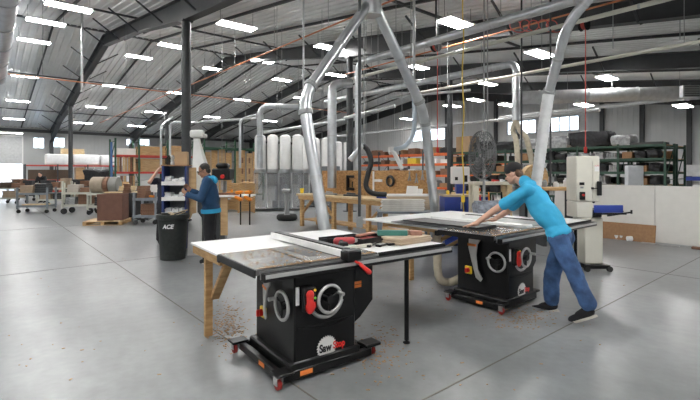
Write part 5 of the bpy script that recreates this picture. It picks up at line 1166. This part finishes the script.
t = thing('plastic_sheet', 'white rounded plastic panel standing between trash can and man in navy', 'panel', base_at(194.5, 8.35), FACE); pl = [(-.13, 0), (.13, 0), (.14, .55), (.13, .72), (.06, .82), (-.03, .80), (-.11, .62)]
m = MB(); m.prism(pl, -.02, .02); m.build('sheet', white_lam, t); m = MB(); m.bx(-.12, .12, .021, .2, 0, .03); m.build('foot', white_lam, t)
# white dust hood beside the column, black machine right of the man
t = thing('dust_hood', 'tall white funnel-shaped hood rising beside the near column', 'hood', base_at(198, 11.2), FACE)
m = MB(); q = lambda x, w, z: [V((x-w, -w*.8, z)), V((x+w, -w*.8, z)), V((x+w, w*.8, z)), V((x-w, w*.8, z))]
m.ring([q(.08, .19, 1.60), q(.07, .17, 1.72), q(-.02, .075, 2.36), q(-.03, .07, 2.46)]); m.box((-.02, 0, 2.58), (.34, .22, .20), bev=.05, seg=2); m.box((.17, 0, 2.53), (.12, .12, .10), bev=.02); m.build('funnel', white_paint, t)
m = MB(); m.bx(-.26, .26, -.26, .26, .0, 1.595, .02); m.build('machine_body', off_white, t)
t = thing('drill_press', 'black machine head with red knob just right of the man in navy', 'machine', base_at(223.5, 9.9), FACE)
m = MB(); m.bx(-.22, .22, -.25, .2, 0, .06, .01); m.build('base', black_metal, t); m = MB(); m.cyl((0, .1, .06), (0, .1, 1.40), .05, n=14); m.build('column', mach_grey, t)
m = MB(); m.bx(-.20, .20, -.24, .20, 1.42, 1.68, .03); m.bx(-.13, .13, -.18, .12, 1.681, 1.80, .04); m.build('head', black_plastic, t); m = MB(); m.cyl((.06, -.24, 1.50), (.06, -.31, 1.50), .045, n=14); m.build('knob', red, t); m = MB(); m.bx(-.17, .17, -.24, .02, .98, 1.0); m.bx(-.05, .05, .02, .16, .95, 1.03); m.build('table', steel, t); m = MB(); m.cyl((0, -.12, 1.2), (0, -.12, 1.42), .03, n=12); m.build('chuck', steel, t)

# ---------------------------------------------------------------- wood racks left of centre
wr = V((-22, 4.62, 0)); WR = PI/2
rack('wood rack with green uprights and red beams behind the brown box', wr, WR, [1.0, 1.3, 1.25], 1.1, 3.15, [.5, 1.62, 2.4], M('upright_green', (.022, .085, .045), .5), red_beam, True, .07)
for k in range(7):
    p = loc_pt(wr, WR, .14+.115*k, .12+.05*(k % 2), 1.618); m = MB(); m.bx(-.045, .045, -.012, .012, 0, .66+.03*(k % 3), .002); tag(m.build('wood_strip', (pine, brown_wood, pine_pale, ply)[k % 4], None, p, WR), '%s upright board in the left bay of the wood rack, %s' % (('golden', 'brown', 'pale', 'tan')[k % 4], ORD[k]), 'board', 'upright boards in the wood rack')
for k in range(6):
    p = loc_pt(wr, WR, .16+.13*k, .14, .497); m = MB(); m.bx(-.05, .05, -.012, .012, 0, .93, .002); tag(m.build('wood_strip', (white_lam, brown_wood, ply)[k % 3], None, p, WR), '%s upright board in the lower left bay of the wood rack, %s' % (('white', 'brown', 'tan')[k % 3], ORD[k]), 'board', 'upright boards in the wood rack')
def crate(label, x, z, w, h, mat=ply, d=.85, loc=wr, rot=WR):
    t = thing('crate', label, 'crate', loc_pt(loc, rot, x, .55, z), rot); m = MB(); m.bx(-w/2, w/2, -d/2, d/2, 0, h, .006); m.build('box', mat, t)
    m = MB(); [m.bx(s*(w/2-.05)-.04, s*(w/2-.05)+.04, -d/2-.02, -d/2-.001, 0, h) for s in (-1, 1)]; m.bx(-w/2+.09, w/2-.09, -d/2-.02, -d/2-.001, h-.09, h-.01); m.build('batten', pine, t); return t
crate('large tan plywood crate in the middle bay of the wood rack', 1.65, 1.618, 1.12, .62)
crate('tan plywood crate in the right bay of the wood rack', 2.92, 1.618, 1.08, .60)
crate('long tan crate on the top level of the wood rack, middle', 1.65, 2.398, 1.15, .42)
crate('tan crate on the top level of the wood rack, right', 2.92, 2.398, 1.1, .5)
for k, (x, z, w, h, lab) in enumerate(((1.62, .497, 1.05, .7, 'white carton in the lower middle bay of the wood rack'), (2.9, .497, 1.05, .75, 'white carton in the lower right bay of the wood rack'), (.5, 2.398, .8, .3, 'white carton on top of the left bay of the wood rack'))):
    m = MB(); m.bx(-w/2, w/2, -.4, .4, 0, h, .01); m.bx(-w/2+.02, w/2-.02, -.03, .03, h, h+.004); tag(m.build('carton', white_paint, None, loc_pt(wr, WR, x, .55, z), WR), lab, 'carton')
p = loc_pt(wr, WR, -.16, .02, 0); m = MB(); m.bx(-.04, .04, -.04, .04, 0, 2.95); m.bx(-.08, .08, -.08, .08, 0, .012); tag(m.build('rack_post', blue_light, None, p, WR), 'blue steel post standing at the left end of the wood rack', 'post')
w2 = V((-22, 8.75, 0)); up2 = M('upright_green', (.035, .15, .07))
rack('wood rack with green uprights right of the near column, holding tall panels', w2, WR, [1.7, 1.7], 1.1, 3.3, [.4, 2.9], up2, up2, True, .07)
for k in range(8):
    x = .25+.40*k
    if abs(x-1.7) < .22: x += .1
    h = 2.25+.1*(k % 3); p = loc_pt(w2, WR, x, .22+.05*(k % 2), .397); o = thing('door_panel', '%s tall wooden panel in the rack right of the near column, %s' % (('tan', 'golden')[k % 2], ORD[k]), 'panel', p, WR, 'tall panels in the right wood rack'); m = MB(); m.bx(-.17, .17, -.02, .02, 0, h, .004); m.build('board', (ply, pine)[k % 2], o)
    if k >= 5: 
        for z in (.5, 1.1, 1.7): m = MB(); m.bx(-.05, .05, -.026, -.0205, z, z+.3); m.build('slot', brown_wood, o)
# ---------------------------------------------------------------- far left rack and white bundles
fr = V((-38, 2.3, 0))
rack('far left rack with red beams under the white wrapped bundles', fr, WR, [1.9, 1.9, 1.9], 1.2, 2.15, [.25, 1.05, 2.12], frame_dark, red_beam, True, .08)
for k, (x, L, lab) in enumerate(((2.0, 1.6, 'white wrapped bundle at the left on the far left rack'), (3.75, 1.7, 'white wrapped bundle in the middle on the far left rack'), (5.6, 1.8, 'white wrapped bundle at the right on the far left rack'))):
    m = MB(); m.box((0, 0, .40), (L*1.0, 1.05, .80), bev=.10, seg=3); tag(m.build('white_bundle', white_wrap, None, loc_pt(fr, WR, x, .55, 2.116), WR), lab, 'bundle', 'white bundles on the far left rack')
p = loc_pt(fr, WR, 2.9, .6, 2.95); m = MB(); [m.bx(-.75+.01*j, .75-.02*j, -.3, .3, j*.13, j*.13+.125, .004) for j in range(3)]; tag(m.build('lumber_bundle', pine_pale, None, p, WR), 'pale lumber bundle lying on top of the white wrapped bundles', 'lumber')
for k, (x0, x1, z, h, mt, lab) in enumerate(((.15, 2.75, 1.047, .72, M('dark_brown_panel', (.085, .055, .035), .6), 'long dark brown panel on the middle shelf of the far left rack'), (3.05, 3.65, 1.047, .9, ply, 'tan wood panel on the middle shelf of the far left rack'), (3.95, 5.5, 1.047, .55, white_paint, 'white carton on the middle shelf of the far left rack, right'), (.2, 1.7, .247, .5, brown_wood, 'brown carton on the lower shelf of the far left rack, left'), (2.1, 3.6, .247, .55, pine, 'golden crate on the lower shelf of the far left rack, middle'), (4.0, 5.5, .247, .55, brown_panel, 'brown crate on the lower shelf of the far left rack, right'))):
    y = .10 if k == 0 else .5; m = MB(); m.bx(-(x1-x0)/2, (x1-x0)/2, -.02 if k == 0 else -.35, .02 if k == 0 else .35, 0, h, .008)
    for q in (1.9, 3.8): pass
    tag(m.build('panel' if k < 2 else 'carton', mt, None, loc_pt(fr, WR, (x0+x1)/2, y+.06, z), WR), lab, 'panel' if k < 2 else 'carton')
# ---------------------------------------------------------------- brown box on pallet
pb = base_at(108, 13.5); PR = FACE+R(12); t = thing('pallet', 'pale wooden pallet under the big brown box', 'pallet', pb, PR)
for x in (-.49, 0, .49): m = MB(); m.bx(x-.05, x+.05, -.5, .5, .018, .105); m.build('stringer', pine, t)
for k in range(6): m = MB(); m.bx(-.54, .54, -.5+k*.185, -.5+k*.185+.11, .106, .128); m.build('top_board', pine_pale, t)
for k in range(3): m = MB(); m.bx(-.54, .54, -.5+k*.445, -.5+k*.445+.11, 0, .0175); m.build('bottom_board', pine_pale, t)
bb = loc_pt(pb, PR, .16, .0, .129); t = thing('brown_box', 'large open reddish brown box standing on the pallet', 'box', bb, PR); a = .345; h = .80
redbrown = M('redbrown_board', (.175, .085, .06), .65, 0, .1, 6); m = MB(); m.bx(-a, a, -a, -a+.03, 0, h, .003); m.bx(-a, a, a-.03, a, 0, h, .003); m.bx(-a, -a+.03, -a+.031, a-.031, 0, h, .003); m.bx(a-.03, a, -a+.031, a-.031, 0, h, .003); m.bx(-a+.031, a-.031, -a+.031, a-.031, 0, .02); m.build('box', redbrown, t)
m = MB(); m.bx(-a-.015, a+.015, -a-.015, -a-.001, h-.07, h); [m.bx(s*(a-.035)-.04, s*(a-.035)+.04, -a-.014, -a-.001, 0, h-.071) for s in (-1, 1)]; m.build('edge_strip', redbrown, t)
for k in range(5): tag(MB().bx(-.10, .10, -.17, .12, 0, .058, .012).build('brown_block', brown_wood, None, loc_pt(bb, PR, .1, .17, .021+k*.0765) if False else loc_pt(bb, PR, .16, .86, .781+k*.060), PR+.1*k), 'brown block in the small stack behind the brown box, %s up' % ('first', 'second', 'third', 'fourth', 'fifth')[k], 'block', 'brown blocks behind the box')
tag(MB().bx(-.6, .6, -.35, .35, 0, .908, .01).build('low_cabinet', frame_dark, None, loc_pt(bb, PR, .25, 1.05, -.129), PR), 'dark low cabinet behind the big brown box', 'cabinet')
for k, (y, L, a_) in enumerate(((.66, 1.1, .1), (.80, 1.3, -.06), (.98, 1.2, .02))): tag(MB().bx(-L/2, L/2, -.05, .05, 0, .03, .003).build('pale_plank', pine_pale, None, loc_pt(bb, PR, .05+.0*k if k else -.1, y+.26, .781), PR+a_) if k != 0 else MB().bx(-.3, .3, -.05, .05, 0, .03, .003).build('pale_plank', pine_pale, None, loc_pt(bb, PR, -.2, .86, .781), PR), ('short pale plank on the dark cabinet behind the brown box, left', 'long pale plank lying behind the small brown block stack', 'rearmost pale plank on the dark cabinet behind the brown box')[k], 'plank')

# ---------------------------------------------------------------- shop carts with stacked parts
def cart(label, px, d, rot, L, W, levels, H, mat, castr=.07, top_handle=False):
    b = base_at(px, d); t = thing('shop_cart', label, 'cart', b, rot)
    for sx in (-1, 1):
        for sy in (-1, 1):
            m = MB(); m.bx(sx*(L/2-.03)-.03, sx*(L/2-.03)+.03, sy*(W/2-.03)-.03, sy*(W/2-.03)+.03, 2*castr+.02, H, .003); m.build('post', mat, t)
            m = MB(); m.lathe([(.015, -.025), (castr, -.025), (castr, .025), (.015, .025)], (sx*(L/2-.06), sy*(W/2-.06), castr), 18, 'x' if False else 'y'); c = m.build('caster', dark_rubber, t)
            m = MB(); m.bx(sx*(L/2-.06)-.03, sx*(L/2-.06)+.03, sy*(W/2-.06)-.04, sy*(W/2-.06)+.04, 2*castr+.001, 2*castr+.02); m.build('caster_plate', steel, c)
    for z in levels: m = MB(); m.bx(-L/2+.061, L/2-.061, -W/2+.01, W/2-.01, z-.03, z, .003); m.bx(-L/2, L/2, -W/2-.012, -W/2-.001, z-.07, z+.01); m.bx(-L/2, L/2, W/2+.001, W/2+.012, z-.07, z+.01); m.build('shelf', mat, t)
    return b
def stack(b, rot, x, y, z, w, d, n, h, mat, what, where, cat='board', grp=None, upright=False):
    for k in range(n):
        m = MB()
        if upright: m.bx(-h*.46, h*.46, -d/2, d/2, 0, w, .004); p = loc_pt(b, rot, x+(k-(n-1)/2)*h, y, z+.001)
        else: m.bx(-w/2, w/2, -d/2, d/2, 0, h*.95, .004); p = loc_pt(b, rot, x+.012*((k*7) % 3-1), y, z+.001+k*h)
        ordn = ORD[k] if upright else ('lowest', 'second from bottom', 'third from bottom', 'fourth from bottom', 'fifth from bottom', 'sixth from bottom')[k]
        tag(m.build('stacked_part' if False else cat.replace(' ', '_'), mat, None, p, rot), '%s %s, %s' % (what, where, ordn), cat, grp or '%s %s' % (what, where))
R1 = FACE+R(8)
b = cart('blue-grey steel shop cart in front at left, nearest of the left group', 37, 17.2, R1, 1.12, .7, [.30, .78], 1.0, grey_paint)
stack(b, R1, -.25, 0, .78, .46, .5, 3, .10, M('tan_block', (.36, .27, .19), .7), 'tan wooden board', 'on the blue-grey cart, left pile', 'board'); stack(b, R1, .25, 0, .78, .4, .5, 4, .09, dark_board, 'dark board', 'on the blue-grey cart, right pile', 'board')
tag(MB().bx(-.5, .5, -.28, .28, 0, .05, .004).build('shelf_panel', pine_pale, None, loc_pt(b, R1, .0, .0, 1.145), R1) if False else MB().bx(-.40, .40, -.25, .25, 0, .04, .004).build('plywood_sheet', pine_pale, None, loc_pt(b, R1, -.02, 0, .301), R1), 'pale flat panel on the bottom shelf of the blue-grey cart', 'panel')
b = cart('pale green shop cart with large black front wheels and reddish boards', 81, 16.9, R1, 1.05, .75, [.36, .82], 1.25, M('pale_cart', (.50, .50, .43), .5), .11)
stack(b, R1, .2, 0, .36, .38, .5, 6, .065, brown_wood, 'reddish brown board', 'standing on the pale green cart', 'board', None, True); stack(b, R1, -.28, 0, .36, .35, .5, 3, .09, grey_cloth, 'grey board', 'low on the pale green cart', 'board')
stack(b, R1, -.2, 0, .82, .4, .45, 3, .10, M('grey_tan', (.45, .41, .36), .7), 'pale grey block', 'on top of the pale green cart', 'block'); stack(b, R1, .24, 0, .82, .34, .45, 2, .09, brown_wood, 'brown block', 'on top of the pale green cart', 'block')
b = cart('low pale cart with brown boards at the far left edge', 12, 22, FACE, 1.1, .8, [.32, .80], .82, M('pale_cart', (.5, .5, .43)), .08)
stack(b, FACE, -.2, 0, .80, .5, .6, 3, .10, M('dark_brown_panel', (.085, .055, .035)), 'dark brown board', 'on top of the far left cart', 'board'); stack(b, FACE, .1, 0, .32, .7, .6, 4, .085, M('tan_block', (.36, .27, .19)), 'tan board', 'low on the far left cart', 'board'); stack(b, FACE, .32, 0, .80, .3, .5, 2, .12, brown_wood, 'brown block', 'on top of the far left cart', 'block')
b = cart('second-row pale cart between the blue-grey cart and the green cart', 56, 20.5, FACE, 1.35, .8, [.34, .86], 1.1, M('pale_cart', (.5, .5, .43)), .08)
stack(b, FACE, -.3, 0, .34, .5, .6, 3, .1, M('tan_block', (.36, .27, .19)), 'tan board', 'low on the second-row cart', 'board'); stack(b, FACE, .3, 0, .34, .5, .6, 3, .09, dark_board, 'dark board', 'low on the second-row cart', 'board')
stack(b, FACE, -.35, 0, .86, .4, .5, 4, .09, dark_board, 'dark board', 'on the second-row cart, left pile', 'board'); stack(b, FACE, .1, 0, .86, .34, .5, 3, .09, brown_wood, 'brown board', 'on the second-row cart, middle pile', 'board'); stack(b, FACE, .48, 0, .86, .22, .5, 5, .09, M('tan_block', (.36, .27, .19)), 'tan board', 'on the second-row cart, right pile', 'board')
b = cart('pale cart carrying the row of big round drums', 106, 16.6, FACE+R(5), 1.05, .75, [.34, .80], .82, M('pale_cart', (.5, .5, .43)), .08)
for k, (x, w, mt, lab) in enumerate(((-.26, .44, M('drum_tan', (.36, .30, .23), .7), 'grey tan round drum lying on its side, left of three on a cart'), (.06, .16, brown_wood, 'reddish brown round drum in the middle of three on a cart'), (.32, .30, M('drum_grey', (.26, .26, .24), .7), 'grey green round drum at the right of three on a cart'))):
    p = loc_pt(b, FACE+R(5), x, 0, .801+.31); m = MB(); m.lathe([(.03, -w/2), (.285, -w/2), (.305, -w/2+.02), (.305, w/2-.02), (.285, w/2), (.03, w/2)], n=28, axis='x'); tag(m.build('drum', mt, None, p, FACE+R(5)), lab, 'drum')
stack(b, FACE+R(5), 0, 0, .34, .6, .5, 4, .08, dark_board, 'dark board', 'under the round drums on their cart', 'board')
b = cart('grey steel cart with reddish blocks left of the trash can', 149, 13.5, FACE, .72, .6, [.28, .80], .98, grey_paint, .07)
stack(b, FACE, -.16, 0, .80, .26, .34, 5, .075, brown_wood, 'reddish brown block', 'on the grey cart beside the trash can', 'block'); stack(b, FACE, .04, 0, .28, .34, .4, 6, .07, brown_wood, 'reddish brown panel', 'low on the grey cart beside the trash can', 'panel', None, True)
p = loc_pt(b, FACE, .16, -.05, .801); m = MB(); m.cap((-.10, 0, .045), (.10, 0, .045), .04, .03, 10); m.cap((.0, 0, .05), (.04, -.10, .05), .025, .02, 10); tag(m.build('power_tool', orange, None, p, FACE), 'orange power tool on the grey cart left of the trash can', 'tool')
b = cart('dark cart with tools between the brown box and the tray rack', 133, 16.2, FACE, .9, .7, [.4, .9], .92, frame_dark, .07)
stack(b, FACE, -.2, 0, .9, .4, .5, 3, .06, pine_pale, 'pale plank', 'on the dark cart behind the brown box', 'plank'); stack(b, FACE, .2, 0, .4, .4, .5, 3, .1, brown_wood, 'brown board', 'low on the dark cart behind the brown box', 'board')
p = loc_pt(b, FACE, .25, 0, .901); m = MB(); m.lathe([(.10, 0), (.11, .02), (.11, .10), (.09, .12), (.0001, .12)], n=18); tag(m.build('teal_tub', teal, None, p, FACE), 'teal tub on the dark cart behind the brown box', 'tub')
b = cart('dark framed cart loaded high behind the pale green cart', 84, 21.5, FACE, 1.3, .8, [.34, .9], .95, frame_dark, .08)
stack(b, FACE, -.35, 0, .90, .45, .5, 4, .085, dark_board, 'dark board', 'on the dark framed cart, left pile', 'board'); stack(b, FACE, .15, 0, .90, .4, .5, 3, .09, brown_wood, 'brown board', 'on the dark framed cart, middle pile', 'board'); stack(b, FACE, .0, 0, .34, .8, .6, 4, .1, M('tan_block', (.36, .27, .19)), 'tan board', 'low on the dark framed cart', 'board')
b = cart('dark framed cart loaded high behind the low cart at far left', 26, 24.5, FACE, 1.5, .8, [.34, .9], .95, frame_dark, .08)
stack(b, FACE, -.4, 0, .90, .5, .5, 4, .08, brown_wood, 'brown board', 'on the rear dark cart at far left, left pile', 'board'); stack(b, FACE, .25, 0, .90, .5, .5, 3, .08, dark_board, 'dark board', 'on the rear dark cart at far left, right pile', 'board'); stack(b, FACE, .0, 0, .34, .9, .6, 4, .1, dark_board, 'dark board', 'low on the rear dark cart at far left', 'board')
b = cart('dark framed cart behind the round drums and the brown box', 117, 18.6, FACE, 1.2, .8, [.34, .9], .95, frame_dark, .08)
stack(b, FACE, -.3, 0, .90, .4, .5, 3, .09, brown_wood, 'reddish board', 'on the dark cart behind the drums, left pile', 'board'); stack(b, FACE, .2, 0, .90, .4, .5, 4, .07, pine, 'golden board', 'on the dark cart behind the drums, right pile', 'board'); stack(b, FACE, .0, 0, .34, .8, .6, 4, .1, dark_board, 'dark board', 'low on the dark cart behind the drums', 'board')
# black machine heap behind the drums
t = thing('engine_block', 'black machine with levers beyond the round drums', 'machine', base_at(101, 22.5), FACE); m = lump(1.3, .9, 1.1, .2, 3); m.xf(Matrix.Translation((0, 0, .55))); m.build('body', dark_tarp, t); m = MB(); m.bx(-.55, .55, -.35, .35, 0, .56, .02); m.build('base', frame_dark, t)
for k, x in enumerate((-.3, .1, .35)): m = MB(); m.cyl((x, -.2, 1.4), (x+.08, -.25, 1.85), .03, n=10); m.build('lever', steel, t)
# red exit-height sign lamp on the left wall
